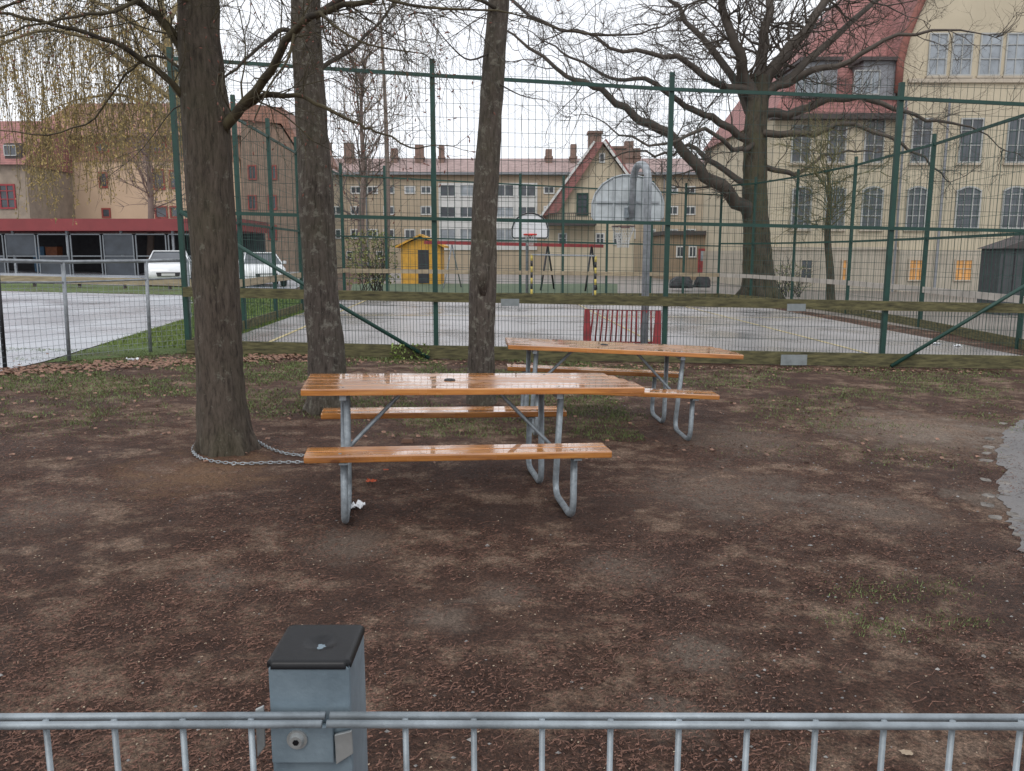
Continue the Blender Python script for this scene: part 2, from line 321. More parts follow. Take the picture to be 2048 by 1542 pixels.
# ------------------------------------------------------------------ picnic tables
def make_table():
    r=thing('picnic_table','','picnic table'); 
    mb=MB(); W5=.126; 
    for k in range(5):
        y0=-.325+k*.131; x1=1.22-[0.0,.0,.03,.06,.10][k]; mb.box((-.95,y0,.742),(x1,y0+W5,.785))
    mb.build('tabletop','varnished_wood',r,bevel=.008,smooth=False)
    for s in (-1,1):
        mb=MB()
        for k in (0,1): 
            y0=s*.62-.112+k*.114; mb.box((-.9,y0,.425),(.9,y0+.11,.468))
        mb.build('seat','varnished_wood',r,bevel=.009)
    for sx in (-.70,.665):
        for s in (-1,1):
            x=sx-s*.028*(1 if sx>0 else .7)
            mb=MB(); pts=fillet([(x,s*.62,.41),(x,s*.645,.024),(x,s*.10,.024),(x,s*.20,.735)],.13,9); mb.tube(pts,.0215,12); mb.build('leg','galv',r,smooth=True)
            mb=MB(); mb.beam((x,s*.51,.416),(x,s*.72,.416),.05,.012); mb.build('seat_bracket','galv',r)
        mb=MB(); mb.beam((sx,-.3,.724),(sx,.32,.724),.04,.03); mb.build('crossbar','galv',r)
        mb=MB(); e=-1 if sx<0 else 1
        mb.tube([(sx-e*.02,-.16,.37),(sx-e*.07,-.13,.42),(sx-e*.36,-.05,.71),(sx-e*.42,-.05,.735)],.0135,8); mb.build('brace','galv',r,smooth=True)
    mb=MB(); n=20; vs=[]
    for rr,z in ((.018,.787),(.022,.794),(.034,.794),(.038,.7865)):
        for j in range(n): vs.append((-.02+rr*math.cos(j*2*math.pi/n),-.0+rr*math.sin(j*2*math.pi/n),z))
    mb.add(vs,[(i*n+j,i*n+(j+1)%n,(i+1)*n+(j+1)%n,(i+1)*n+j) for i in range(3) for j in range(n)]); ring=mb.build('parasol_hole','black_paint',r,smooth=True)
    for x in (-.70,.665):
        for y in (-.26,.24): mb=MB(); mb.tube([(x,y,.784),(x,y,.7875)],.009,10); mb.build('bolt_head','galv_dull',r)
    for s in (-1,1):
        for x in (-.70,.665): mb=MB(); mb.tube([(x,s*.62-.06,.4675),(x,s*.62-.06,.4705)],.010,10); mb.build('bolt_head','galv_dull',r)
    return r
def place(o,x,y,rz,tl=TILT,dz=0):
    o.matrix_world=Matrix.Translation((x,y,gz(x)+dz))@Matrix.Rotation(math.atan(tl),4,'Y')@Matrix.Rotation(rz,4,'Z')
t1=make_table()
a=G(600,928,.425); b2=G(1225,916,.425)
ang=math.atan2(b2.y-a.y,b2.x-a.x); nrm=Vector((-math.sin(ang),math.cos(ang),0)); c=(a+b2)/2+nrm*.732
place(t1,c.x,c.y,ang); t1['label']='varnished orange picnic table nearest the camera with galvanised tube legs and chain beside it'
def copytree(o,parent=None):
    c=o.copy(); COL.objects.link(c); c.parent=parent
    for ch in list(o.children): copytree(ch,c)
    return c
t2=copytree(t1); t2['label']='smaller looking wet picnic table standing behind the near one, close to the green fence'
a=G(1015,692,.742); b2=G(1490,712,.742)
ang2=math.radians(3); mid=(a+b2)/2; 
cx=mid.x-(.125)*math.cos(ang2)+(-math.sin(ang2))*.325-.045; cy=mid.y-.125*math.sin(ang2)+math.cos(ang2)*.325-.24
place(t2,cx,cy,ang2,.050,.0)
# ------------------------------------------------------------------ foreground fence
YF=.688
def FP(px,py,Y=YF): return P(px,py,Y)
pl_=FP(531,1330,.70).x; pr_=FP(700,1330,.70).x; zt=P(612,1324,.70).z; y0=.70
y1=(zt-CH)/(P(1024,1246,1.0).z-CH)
post=thing('fence_post','square blue grey galvanised fence post with black plastic cap in the foreground','fence post',((pl_+pr_)/2,(y0+y1)/2,gz(-.15)))
mb=MB(); e=.001; mb.box((pl_+e,y0+e,gz(-.15)),(pr_-e,y1-e,zt-.004)); mb.build('post_tube','galv_post',post,bevel=.004)
n=36; vs=[]; cx0=(pl_+pr_)/2; cy0=(y0+y1)/2; hw=(pr_-pl_)/2; hd=(y1-y0)/2
for i in range(n+1):
    for j in range(n+1):
        u=-1+2*i/n; w=-1+2*j/n; ee=max(abs(u),abs(w)); z=zt
        if ee>.88: z-= .0025*((ee-.88)/.12)**2
        rr=math.hypot(u-.1,w+.05)
        if rr<.5: z-= .0045*(.5+.5*math.cos(math.pi*rr/.5))+.0012*noise.noise(Vector((u*9,w*9,3)))*(1-rr/.5)
        cr=.95 if abs(u)>.94 and abs(w)>.94 else 1
        vs.append((cx0+u*hw*cr,cy0+w*hd*cr,z))
q=n+1; fs=[(i*q+j,(i+1)*q+j,(i+1)*q+j+1,i*q+j+1) for i in range(n) for j in range(n)]
ring=[i*q for i in range(n+1)]+[n*q+j for j in range(1,n+1)]+[i*q+n for i in range(n-1,-1,-1)]+[j for j in range(n-1,0,-1)]
b0=len(vs); 
for r_ in ring: vs.append((vs[r_][0],vs[r_][1],zt-.0075))
k=len(ring); fs+=[(ring[i],b0+i,b0+(i+1)%k,ring[(i+1)%k]) for i in range(k)]
mb=MB(); mb.add(vs,fs); mb.build('cap','cap_black',post,smooth=True)
mb=MB(); zb0=FP(600,1530,.69).z; zb1=FP(600,1456,.69).z; xa=FP(540,1480,.69).x; xb=FP(664,1480,.69).x
mb.box((xa,.6925,zb0),(xb,.6985,zb1)); cl=mb.build('clamp_plate','galv_post',post,bevel=.0015)
mb=MB(); xx=FP(592,1484,.687).x; zz=FP(592,1484,.687).z; mb.tube([(xx,.6928,zz),(xx,.690,zz)],.0095,20); mb.tube([(xx,.690,zz),(xx,.686,zz)],[.0072,.0055],20); bo=mb.build('bolt','steel_bright',post,smooth=False)
mb=MB(); mb.tube([(xx,.6862,zz),(xx,.6852,zz)],.003,6); mb.build('bolt_socket','cap_black',post)
for (x_a,x_b,ya,yb) in ((510,530,1412,1516),(668,706,1462,1530)):
    mb=MB()
    mb.prism([FP(x_a,ya+8,.6955),FP(x_b-3,ya,.6955),FP(x_b,yb-22,.6955),FP(x_a+4,yb,.6955)],(0,.003,0)); mb.build('clamp_ear','steel_bright',post,bevel=.001)
def panel(xs,px0,px1,label):
    a=FP(px0,1437); b=FP(px1,1443)
    r=thing('foreground_fence',label,'fence',((a.x+b.x)/2,YF,gz((a.x+b.x)/2)))
    Yb=YF-.002
    for q,dz in enumerate([0]+[-.2*k for k in range(1,6)]):
        for dy in (-.0068,.0068): 
            mb=MB(); mb.tube([(a.x,Yb+dy,a.z+dz),(b.x,Yb+dy,b.z+dz)],.0037,10); mb.build('top_rail' if q==0 else 'cross_wire','galv',r,smooth=True)
    for x in xs: 
        mb=MB(); X=FP(x,1500,Yb).x; t=(X-a.x)/(b.x-a.x); mb.tube([(X,Yb,.06),(X,Yb,a.z+(b.z-a.z)*t+.001)],.0028,10)
        mb.build('vertical_bar','galv',r,smooth=True)
sp=136
panel([505-sp*k for k in range(0,7)],648,-500,'galvanised wire fence in the foreground left of the capped post')
panel([812+sp*k for k in range(0,12)],658,2500,'galvanised wire fence in the foreground right of the capped post')
# ------------------------------------------------------------------ green ball court fences
def fence(name,label,posts,tops,railz,dxu,dxl,dz,wr,wmat,braces=(),boards=True,boardmat='mossy_board',plates=(),pr=.035,rail_r=.025,over=0,skip=()):
    root=thing(name,label,'fence',posts[len(posts)//2])
    for i,(p,t) in enumerate(zip(posts,tops)):
        if i in skip: continue
        mb=MB(); mb.beam(p,p+Vector((0,0,t)),pr*2,pr*2,up=Vector((0,1,0))); mb.build('post','green_paint',root)
    for k in range(len(railz[0])):
        mb=MB(); pts=[p+Vector((0,0,rz[k])) for p,rz in zip(posts,railz)]
        for i in range(len(pts)-1): mb.beam(pts[i]+Vector((0,-.045,0)),pts[i+1]+Vector((0,-.045,0)),rail_r*1.6,rail_r*2)
        mb.build('rail','green_paint',root)
    mb=MB()
    for i in range(len(posts)-1):
        a,b=posts[i],posts[i+1]; ra=railz[i]; rb=railz[i+1]; Lh=(b-a).length
        n=int(Lh/dxu)
        for k in range(1,n):
            t=k/n; p=a+(b-a)*t; top=ra[-1]*(1-t)+rb[-1]*t+over
            mb.tube([p+Vector((0,.02,1.0)),p+Vector((0,.02,top))],wr,3,cap=False)
        n=int(Lh/dxl)
        for k in range(1,n):
            t=k/n; p=a+(b-a)*t; mb.tube([p+Vector((0,.02,.1)),p+Vector((0,.02,1.0))],wr,3,cap=False)
        z=.2
        top=min(ra[-1],rb[-1])+over
        while z<top:
            mb.tube([a+Vector((0,.026,z)),b+Vector((0,.026,z))],wr*.9,3,cap=False); z+=dz
    mb.build('wire_mesh',wmat,root,recalc=False)
    if boards:
        for z,hh in ((.11,.2),(.95,.145)):
            mb=MB()
            for i in range(len(posts)-1):
                mb.beam(posts[i]+Vector((0,-.075,z)),posts[i+1]+Vector((0,-.075,z)),.035,hh)
            mb.build('board',boardmat if z>.5 else 'mossy_board',root)
    for a,b in braces:
        mb=MB(); mb.tube([a,b],.03,8); mb.build('brace','green_paint',root,smooth=True)
    for (px,py,w,h) in plates:
        c=P(px,py,posts[1].y-.12); 
        mb=MB(); mb.box((c.x-w/2,c.y,c.z-h/2),(c.x+w/2,c.y+.012,c.z+h/2)); mb.build('grey_plate','grey_plate',root)
    return root
nb=[G(378,706),G(873,717),G(1327,724),G(1762,733),G(2190,740)]
def hh(b,py): return P(1024,py,b.y).z-b.z
tops=[hh(nb[0],95),hh(nb[1],118),hh(nb[2],145),hh(nb[3],165),hh(nb[4],190)]
rails=[(hh(nb[0],424),hh(nb[0],118)),(hh(nb[1],438),hh(nb[1],152)),(hh(nb[2],447),hh(nb[2],180)),(hh(nb[3],457),hh(nb[3],198)),(hh(nb[4],465),hh(nb[4],220))]
fence('ball_court_fence','tall green mesh fence with mossy boards running along the near side of the ball court',nb,tops,rails,.10,.05,.2,.0038,'green_wire',
  braces=[(nb[1]+Vector((-.1,-.12,.02)),nb[0]+Vector((.05,-.12,rails[0][0]))),(nb[3]+Vector((.1,-.12,.02)),nb[4]+Vector((-.05,-.12,rails[4][0])))],
  plates=[(1020,605,.28,.11),(1593,615,.28,.11),(1588,720,.40,.16)],over=.28)
lb=[nb[0]]+[G(*q) for q in ((490,662),(553,640),(605,622),(655,607),(690,597))]
def simple(posts,tp=4.5): return [tp]*len(posts),[(2.1,4.1)]*len(posts)
tp,rl=simple(lb); rl[0]=(rails[0][0]-.004,rails[0][1]-.06)
lb2=[lb[0]+Vector((0,.06,0))]+lb[1:]
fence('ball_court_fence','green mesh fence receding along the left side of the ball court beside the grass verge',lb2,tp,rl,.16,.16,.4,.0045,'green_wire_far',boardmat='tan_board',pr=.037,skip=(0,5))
rb_=[nb[4]+Vector((0,.06,0))]+[G(*q) for q in ((2035,698),(1838,655),(1692,628),(1582,612),(1500,602),(1435,597))]
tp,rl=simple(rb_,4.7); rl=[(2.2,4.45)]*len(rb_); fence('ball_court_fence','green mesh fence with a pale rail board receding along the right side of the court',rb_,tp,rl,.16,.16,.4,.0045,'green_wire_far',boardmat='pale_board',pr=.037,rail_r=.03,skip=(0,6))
fb=[G(x,597) for x in (690,775,868,955,1040,1125,1212,1300,1365,1435)]
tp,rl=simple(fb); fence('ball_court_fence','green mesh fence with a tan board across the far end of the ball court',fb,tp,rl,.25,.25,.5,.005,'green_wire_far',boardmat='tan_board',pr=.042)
gb=[G(-140,756),G(15,738),G(143,722),G(305,705),G(385,697)]
gt=[hh(gb[0],520),hh(gb[1],521),hh(gb[2],524),hh(gb[3],522),hh(gb[4],520)]
root=thing('wire_fence','low grey galvanised mesh fence beside the wet parking lot','fence',gb[2])
for i,(p,t) in enumerate(zip(gb,gt)):
    mb=MB(); mb.tube([p+Vector((-.03,0,0)),p+Vector((.0,0,t))],.027,10); mb.build('post','black_paint' if i==1 else 'galv_dull',root,smooth=True)
for dz_,rr_ in ((0,.026),(-.28,.014)):
    mb=MB(); mb.tube([p+Vector((0,0,t+dz_)) for p,t in zip(gb,gt)],rr_,8); mb.build('rail','galv_dull',root,smooth=True)
mb=MB()
for i in range(len(gb)-1):
    a,b=gb[i],gb[i+1]; n=int((b-a).length/.08)
    for k in range(1,n):
        t=k/n; p=a+(b-a)*t; mb.tube([p+Vector((0,0,.05)),p+Vector((0,0,gt[i]-.28))],.003,3,cap=False)
    z=.08
    while z<gt[i]-.28: mb.tube([a+Vector((0,0,z)),b+Vector((0,0,z))],.003,3,cap=False); z+=.08
mb.build('wire_mesh','galv_dull',root,recalc=False)
# ------------------------------------------------------------------ basketball hoops
def fanboard(c,w,h,ax=Vector((1,0,0))):
    prof=[(-.46*w,0),(.46*w,0),(.5*w,.08*h),(.5*w,.38*h),(.455*w,.6*h),(.36*w,.8*h),(.22*w,.94*h),(.08*w,h),(-.08*w,h),(-.22*w,.94*h),(-.36*w,.8*h),(-.455*w,.6*h),(-.5*w,.38*h),(-.5*w,.08*h)]
    return [c+ax*x+Vector((0,0,z)) for x,z in prof]
def rim_net(root,c,ydir,th=.014,rm_='rim_red'):
    mb=MB(); rr=.225; n=20; cc=c+Vector((0,ydir*(rr+.1),0))
    mb.tube([cc+Vector((rr*math.cos(2*math.pi*k/n),rr*math.sin(2*math.pi*k/n),0)) for k in range(n+1)],th,6); mb.beam(c+Vector((0,0,-.02)),cc-Vector((0,ydir*rr,.02)),.16,.05)
    rm=mb.build('rim',rm_,root); mb=MB(); m_=12
    lv=[(0,1,0),(-.1,.85,.5),(-.2,.68,0),(-.3,.55,.5),(-.42,.5,0)]
    for i in range(4):
        for k in range(m_):
            for s in (-.5,.5):
                a1=(k+lv[i][2])*2*math.pi/m_; a2=(k+lv[i][2]+s)*2*math.pi/m_
                r1=rr*lv[i][1]; r2=rr*lv[i+1][1]
                mb.tube([cc+Vector((r1*math.cos(a1),r1*math.sin(a1),lv[i][0])),cc+Vector((r2*math.cos(a2),r2*math.sin(a2),lv[i+1][0]))],.007,3,cap=False)
    mb.build('net','net_cord',root)
gp=G(1288,690); Yb=gp.y+1.15
root=thing('basketball_hoop','galvanised gooseneck basketball hoop seen from behind, near the red slatted goal','basketball hoop',gp)
e1=P(1263,436,Yb-.12)
mb=MB(); mb.tube(fillet([gp,Vector((gp.x,gp.y,P(1288,330,gp.y).z)),Vector((e1.x,Yb-.3,P(1268,330,Yb-.2).z)),e1],.4,8),.068,14); mb.build('pole','galv_dull',root,smooth=True)
bc=P(1255,441,Yb); w_=P(1328,400,Yb).x-P(1182,400,Yb).x; h_=P(1255,348,Yb).z-bc.z
mb=MB(); mb.prism(fanboard(bc,w_,h_),(0,.03,0)); bd=mb.build('backboard','white_board',root)
mb=MB(); pp=fanboard(bc+Vector((0,-.012,0)),w_*.98,h_*.98); mb.tube(pp+[pp[0]],.016,6)
for fx in (-.2,.2): mb.beam(bc+Vector((fx*w_,-.022,.02)),bc+Vector((fx*w_,-.022,h_*.9)),.035,.03,up=Vector((0,1,0)))
mb.beam(bc+Vector((-.43*w_,-.03,.4*h_)),bc+Vector((.43*w_,-.03,.4*h_)),.03,.035)
mb.build('back_frame','board_frame',root)
mb=MB(); mb.beam(e1+Vector((0,-.02,.1)),bc+Vector((0,0,.14)),.16,.2); mb.build('mounting_bracket','galv',root)
rim_net(root,bc+Vector((-.03,.03,-.1)),1,.014,'rim_dull')
gp=G(1054,593); root=thing('basketball_hoop','white backboard with black outline and red rim at the far court end','basketball hoop',gp)
bc=P(1060,477,gp.y-.7); w_=1.42; h_=P(1060,425,gp.y-.7).z-bc.z
mb=MB(); mb.tube(fillet([gp,Vector((gp.x,gp.y,bc.z+.4)),bc+Vector((0,.03,.4))],.3,5),.06,10); mb.build('pole','galv_dull',root,smooth=True)
mb=MB(); mb.prism(fanboard(bc,w_,h_),(0,.03,0)); mb.build('backboard','car_white',root)
mb=MB(); pp=fanboard(bc+Vector((0,-.015,.02)),w_*.95,h_*.95); mb.tube(pp+[pp[0]],.028,6)
mb.build('outline','black_paint',root)
rim_net(root,bc+Vector((0,0,.14)),-1,.034)
# red slatted goal
ga=G(1166,690); gc=G(1322,692); root=thing('slatted_goal','small red slatted metal goal behind the far picnic table','goal',(ga+gc)/2)
tzz=P(1240,618,ga.y).z-ga.z
back=Vector((0,.22,0)); up=Vector((0,0,tzz))
for p,s in ((ga,1),(gc,-1)):
    mb=MB(); mb.prism([p+up+Vector((s*.02,0,0)),p+up+Vector((s*.11,0,0)),p+Vector((s*.16,0,0)),p+Vector((s*.0,0,0))],(0,.04,0)); mb.build('post','red_paint',root)
    mb=MB(); mb.beam(p+Vector((s*.05,.05,.03)),p+back+Vector((s*.05,0,.03)),.04,.04); mb.build('base_bar','red_paint',root)
mb=MB(); mb.tube([ga+up+Vector((.1,.06,-.015)),gc+up+Vector((-.1,.06,-.015))],.010,8); mb.build('crossbar','red_paint',root)
mb=MB(); mb.beam(ga+back+Vector((0,0,.03)),gc+back+Vector((0,0,.03)),.04,.04); mb.build('rear_bar','red_paint',root)
for k in range(13):
    t=(k+1)/14; a=ga+(gc-ga)*(.5+(t-.5)*.86)+up+Vector((0,.07,-.01)); b=ga+(gc-ga)*(.5+(t-.5)*.93)+back+Vector((0,0,.04)); mb=MB(); mb.tube([a,b],.017,6); mb.build('slat','red_paint',root,smooth=True)
# striped goal
Y=29.0
a=GY(1063,Y); b=GY(1190,Y); root=thing('football_goal','football goal with yellow and black striped posts in front of the far fence','goal',(a+b)/2)
for p in (a,b):
    for k in range(8):
        mb=MB(); mb.tube([p+Vector((0,0,k*.2)),p+Vector((0,0,(k+1)*.2))],.04,8); mb.build('post_stripe','stripe_yellow' if k%2 else 'black_paint',root,smooth=True)
    mb=MB(); mb.tube([p+Vector((0,0,1.6)),p+Vector((0,.9,.05)),p+Vector((0,0,.05))],.02,6); mb.build('stay','galv_dull',root)
mb=MB(); mb.beam(a+Vector((0,0,1.62)),b+Vector((0,0,1.62)),.05,.05); mb.build('crossbar','galv_dull',root)
Y=38; a=GY(850,Y); b=GY(1205,Y); zt_=P(1024,490,Y).z
root=thing('swing_frame','long red beam on black slanting legs standing in the playground','swing',(a+b)/2)
mb=MB(); mb.beam(Vector((a.x,Y,zt_+.12)),Vector((b.x,Y,zt_-.05)),.14,.15); mb.build('beam','red_paint',root)
for px in (905,1095,1182):
    x=GY(px,Y).x
    for s in (-1,1):
        mb=MB(); mb.tube([(x,Y,zt_),(x+s*.35,Y+s*.9,gz(x))],.05 if px>1000 else .035,6); mb.build('leg','black_paint' if px>1000 else 'galv_dull',root,smooth=True)
Y=42; a=GY(803,Y); b=GY(882,Y); root=thing('playhouse','small bright yellow wooden playhouse with dark doorway','playhouse',(a+b)/2)
ze=P(1024,492,Y).z; zr=P(1024,472,Y).z; mx=(a.x+b.x)/2
mb=MB(); mb.prism([(a.x,Y,a.z),(b.x,Y,b.z),(b.x,Y,ze),(mx,Y,zr-.08),(a.x,Y,ze)],(0,2.2,0)); mb.build('wall','yellow_paint',root)
mb=MB()
mb.prism([(a.x-.25,Y-.25,ze-.1),(mx,Y-.25,zr),(mx,Y-.25,zr+.1),(a.x-.25,Y-.25,ze)],(0,2.7,0)); mb.prism([(b.x+.25,Y-.25,ze-.1),(mx,Y-.25,zr),(mx,Y-.25,zr+.1),(b.x+.25,Y-.25,ze)],(0,2.7,0)); mb.build('roof','yellow_paint',root)
mb=MB(); x0=P(836,520,Y).x; x1=P(858,520,Y).x; mb.box((x0,Y-.02,a.z+.02),(x1,Y-.005,P(1024,500,Y).z)); mb.build('doorway','dark_inside',root)
mb=MB(); mb.box((a.x+.05,Y-.03,a.z+.6),(x0-.15,Y-.006,a.z+.68)); mb.build('trim','band_trim',root)
for (px,w,h,lab) in ((1362,.62,.5,'dark low boulder left of the pair beside the far court corner'),(1404,.42,.55,'dark upright boulder right of the pair beside the far court corner')):
    p=G(px,582); bm=bmesh.new(); bmesh.ops.create_icosphere(bm,subdivisions=3,radius=1)
    for v in bm.verts:
        k=1+.3*noise.noise(v.co*1.7+Vector((px,0,0))); v.co=Vector((v.co.x*w*k,v.co.y*w*.8*k,max(-.1,v.co.z*h*k)+h*.5))
    me=bpy.data.meshes.new('boulder'); bm.to_mesh(me); bm.free(); me.materials.append(M['rock_dark']); o=bpy.data.objects.new('boulder',me); COL.objects.link(o); o.location=p; tag(o,lab,'boulder')
# ------------------------------------------------------------------ buildings
def win(root,px0,py0,px1,py1,Y,fm='white_trim',gm='glass',nx=2,ny=2,arch=False,fw=.07,sill=None):
    x0=P(px0,(py0+py1)/2,Y).x; x1=P(px1,(py0+py1)/2,Y).x; z0=P(1024,py1,Y).z; z1=P(1024,py0,Y).z
    mb=MB(); y=Y-.05
    def topz_(x):
        if not arch: return z1
        u=(x-x0)/(x1-x0)*2-1; return z1-(x1-x0)*.18*(u*u)
    K=8 if arch else 1
    for k in range(K):
        xa=x0+(x1-x0)*k/K; xb=x0+(x1-x0)*(k+1)/K
        mb.beam(Vector((xa,y,topz_(xa)-fw/2)),Vector((xb,y,topz_(xb)-fw/2)),.06,fw)
    mb.box((x0,y-.03,z0),(x1,y+.03,z0+fw)); mb.box((x0,y-.028,z0+fw),(x0+fw,y+.028,topz_(x0)-fw)); mb.box((x1-fw,y-.028,z0+fw),(x1,y+.028,topz_(x1)-fw))
    for i in range(1,nx):
        x=x0+(x1-x0)*i/nx; mb.box((x-fw*.3,y-.02,z0+fw),(x+fw*.3,y+.02,topz_(x)-fw))
    for j in range(1,ny):
        z=z0+(z1-z0)*j/ny+ (z1-z0)*.06; mb.box((x0+fw,y-.022,z-fw*.25),(x1-fw,y+.018,z+fw*.25))
    f=mb.build('window',fm,root)
    mb=MB()
    if arch:
        pts=[(x0,z0),(x1,z0)]+[(x0+(x1-x0)*(1-k/8),topz_(x0+(x1-x0)*(1-k/8))-.01) for k in range(9)]
        mb.prism([(x,y+.025,z) for x,z in pts],(0,.02,0))
    else: mb.box((x0+.01,y+.025,z0+.01),(x1-.01,y+.045,z1-.01))
    mb.build('pane',gm,f)
    if sill:
        mb=MB(); mb.box((x0-.08,Y-.14,z0-.12),(x1+.08,Y,z0-.005)); mb.build('sill',sill,f)
    return f
def X(px,Y,py=300): return P(px,py,Y).x
def Z(py,Y): return P(1024,py,Y).z
Y=82
root=thing('apartment_building','long beige three storey apartment block with brown tiled roof behind the playground','building',GY(1000,Y))
xl=X(600,Y); xr=X(1560,Y)
mb=MB(); mb.box((xl,Y,-1.5),(xr,Y+10,Z(343,Y))); mb.build('wall','tan_wall',root)
mb=MB(); ze=Z(345,Y); zr=Z(305,Y); mb.add([(xl-.4,Y-.6,ze),(xr+.4,Y-.6,ze),(xr+.4,Y+5,zr),(xl-.4,Y+5,zr),(xl-.4,Y+10.6,ze),(xr+.4,Y+10.6,ze)],[(0,1,2,3),(3,2,5,4),(0,3,4),(1,5,2)]); rf=mb.build('roof','pale_tiles',root)
mb=MB(); mb.box((xl-.4,Y-.62,ze-.25),(xr+.4,Y-.003,ze-.02)); mb.build('gutter','zinc',root)
for px in (655,700,790,840,884,1097,1146,1256,1272,1445,1520):
    mb=MB(); x=X(px,Y+4); w=rnd(.25,.45); mb.box((x-w,Y+3,zr-1.5),(x+w,Y+4.2,Z(288+rnd(-4,14),Y+4))); mb.box((x-w-.1,Y+2.9,zr-.2),(x+w+.1,Y+4.3,zr)); mb.build('chimney','chimney_brick',rf)
for (p0,p1) in ((876,955),(988,1075)):
    mb=MB(); mb.box((X(p0,Y),Y-.12,Z(500,Y)),(X(p1,Y),Y-.0,Z(366,Y))); mb.build('spandrel_panel','white_trim',root)
    for r0,r1 in ((368,394),(412,436),(456,482)):
        w=(p1-p0)/2
        for q in range(2): win(root,p0+w*q+3,r0,p0+w*(q+1)-3,r1,Y-.13,'white_trim','glass_pale' if random.random()<.4 else 'glass',2,1,fw=.12)
for px in (640,672,712,745,778,820,852,1098,1260,1300,1345,1380,1440,1475,1515):
    for r0,r1 in ((372,388),(412,430),(458,478)):
        if random.random()<.12: continue
        win(root,px-11,r0,px+11,r1,Y,'white_trim',random.choice(['glass','glass','glass_pale']),2,1,fw=.12)
for px in (660,700,760,1350,1400,1460): win(root,px-7,502,px+7,518,Y,'white_trim','glass',1,1,fw=.1)
for px in (730,965,1330): 
    mb=MB(); mb.tube([(X(px,Y),Y-.1,-.5),(X(px,Y),Y-.1,ze)],.07,6); mb.build('downpipe','zinc',root)
Y=60; root=thing('brick_annex','low brown annex with a red door behind the big oak','building',GY(1420,Y))
mb=MB(); mb.box((X(1335,Y),Y,-1.4),(X(1530,Y),Y+8,Z(470,Y))); mb.build('wall','brown_wall',root)
mb=MB(); mb.box((X(1330,Y),Y-.3,Z(470,Y)),(X(1535,Y),Y+8.2,Z(462,Y))); mb.build('roof','dark_trim',root)
mb=MB(); mb.box((X(1404,Y),Y-.06,GY(1415,Y).z),(X(1428,Y),Y,Z(497,Y))); dr=mb.build('door','red_paint',root)
mb=MB(); mb.box((X(1409,Y),Y-.075,Z(522,Y)),(X(1423,Y),Y-.062,Z(502,Y))); mb.build('door_glass','glass_pale',dr)
for px in (1360,1385,1465,1500): win(root,px-8,492,px+8,515,Y,'white_trim','glass',2,1,fw=.09)
Y=68; root=thing('gable_house','cream gabled house with steep red roof and a balcony in front of the apartments','house',GY(1180,Y))
mb=MB(); gpts=[(1098,560),(1268,560),(1268,372),(1204,288),(1098,425)]
mb.prism([P(px,py,Y) for px,py in gpts],(0,9,0)); mb.build('wall','cream_wall',root)
mb=MB(); o2=Vector((0,9.6,0))
mb.prism([P(1083,432,Y-.6),P(1190,284,Y-.6),P(1208,284,Y-.6),P(1116,424,Y-.6)],o2)
B=P(1208,284,Y-.5); C=P(1280,385,Y-.5); th2=Vector((.15,0,.28)); mb.prism([B,C,C+th2,B+th2],o2); rf=mb.build('roof','red_tiles',root)
mb=MB(); mb.beam(P(1081,433,Y-.72),P(1189,283,Y-.72),.12,.18); mb.beam(B+Vector((0,-.06,.05)),C+Vector((0,-.06,.05)),.1,.2); mb.build('bargeboard','white_trim',rf)
for px,tp_ in ((1188,270),(1236,300)):
    mb=MB(); x=X(px,Y+5); mb.box((x-.55,Y+4,Z(330,Y)),(x+.55,Y+5.2,Z(tp_,Y+5))); mb.box((x-.65,Y+3.9,Z(tp_,Y+5)),(x+.65,Y+5.3,Z(tp_,Y+5)+.2)); mb.build('chimney','chimney_brick',rf)
win(root,1153,386,1176,431,Y,'green_paint','glass',2,3,fw=.12)
win(root,1198,306,1210,326,Y,'white_trim','glass',1,1,fw=.1)
for px in (1125,1200,1235): win(root,px-9,466,px+9,490,Y,'white_trim','glass',2,2,fw=.1)
mb=MB(); mb.box((X(1092,Y),Y-1.4,Z(452,Y)),(X(1192,Y),Y,Z(447,Y))); bl=mb.build('balcony','dark_trim',root)
mb=MB()
for k in range(25):
    x=X(1092,Y)+k*(X(1192,Y)-X(1092,Y))/24; mb.box((x-.02,Y-1.39,Z(447,Y)),(x+.02,Y-1.35,Z(429,Y)))
mb.box((X(1092,Y),Y-1.41,Z(429,Y)),(X(1192,Y),Y-1.33,Z(428,Y)+.03)); mb.build('balustrade','dark_trim',bl)
# school
Y=45; root=thing('school_building','large cream school building with arched windows and steep red tiled roof at right','school',GY(1850,Y))
xl=X(1548,Y); xr=X(2650,Y); zw=Z(215,Y)
mb=MB(); mb.box((xl,Y,Z(500,Y)),(xr,Y+16,zw)); mb.build('wall','cream_wall',root)
mb=MB(); mb.box((xl-.12,Y-.12,-2),(xr+.12,Y+16,Z(500,Y)-.001)); mb.build('plinth','plinth_wall',root)
mb=MB(); mb.box((xl-.18,Y-.2,Z(500,Y)),(xr,Y-.002,Z(494,Y))); mb.build('string_course','band_trim',root)
EY=Y-.5; mb=MB(); ez=Z(230,Y)
e0=Vector((X(1538,Y),EY,ez)); e1=Vector((X(1800,Y),EY,ez)); k0=Vector((X(1590,48),Y+2.2,Z(110,48))); k1=Vector((X(1815,48),Y+2.2,Z(110,48))); r0=Vector((X(1700,52),Y+7,Z(-40,52))); r1=Vector((X(1900,52),Y+7,Z(-40,52)))
bk0=Vector((e0.x,Y+16,ez)); bkk=Vector((k0.x,Y+14,k0.z)); bkr=Vector((r0.x,Y+9,r0.z))
mb.add([e0,e1,k1,k0,r1,r0,bk0,bkk,bkr],[(0,1,2,3),(3,2,4,5),(0,3,7,6),(3,5,8,7)]); rf=mb.build('roof','red_tiles',root)
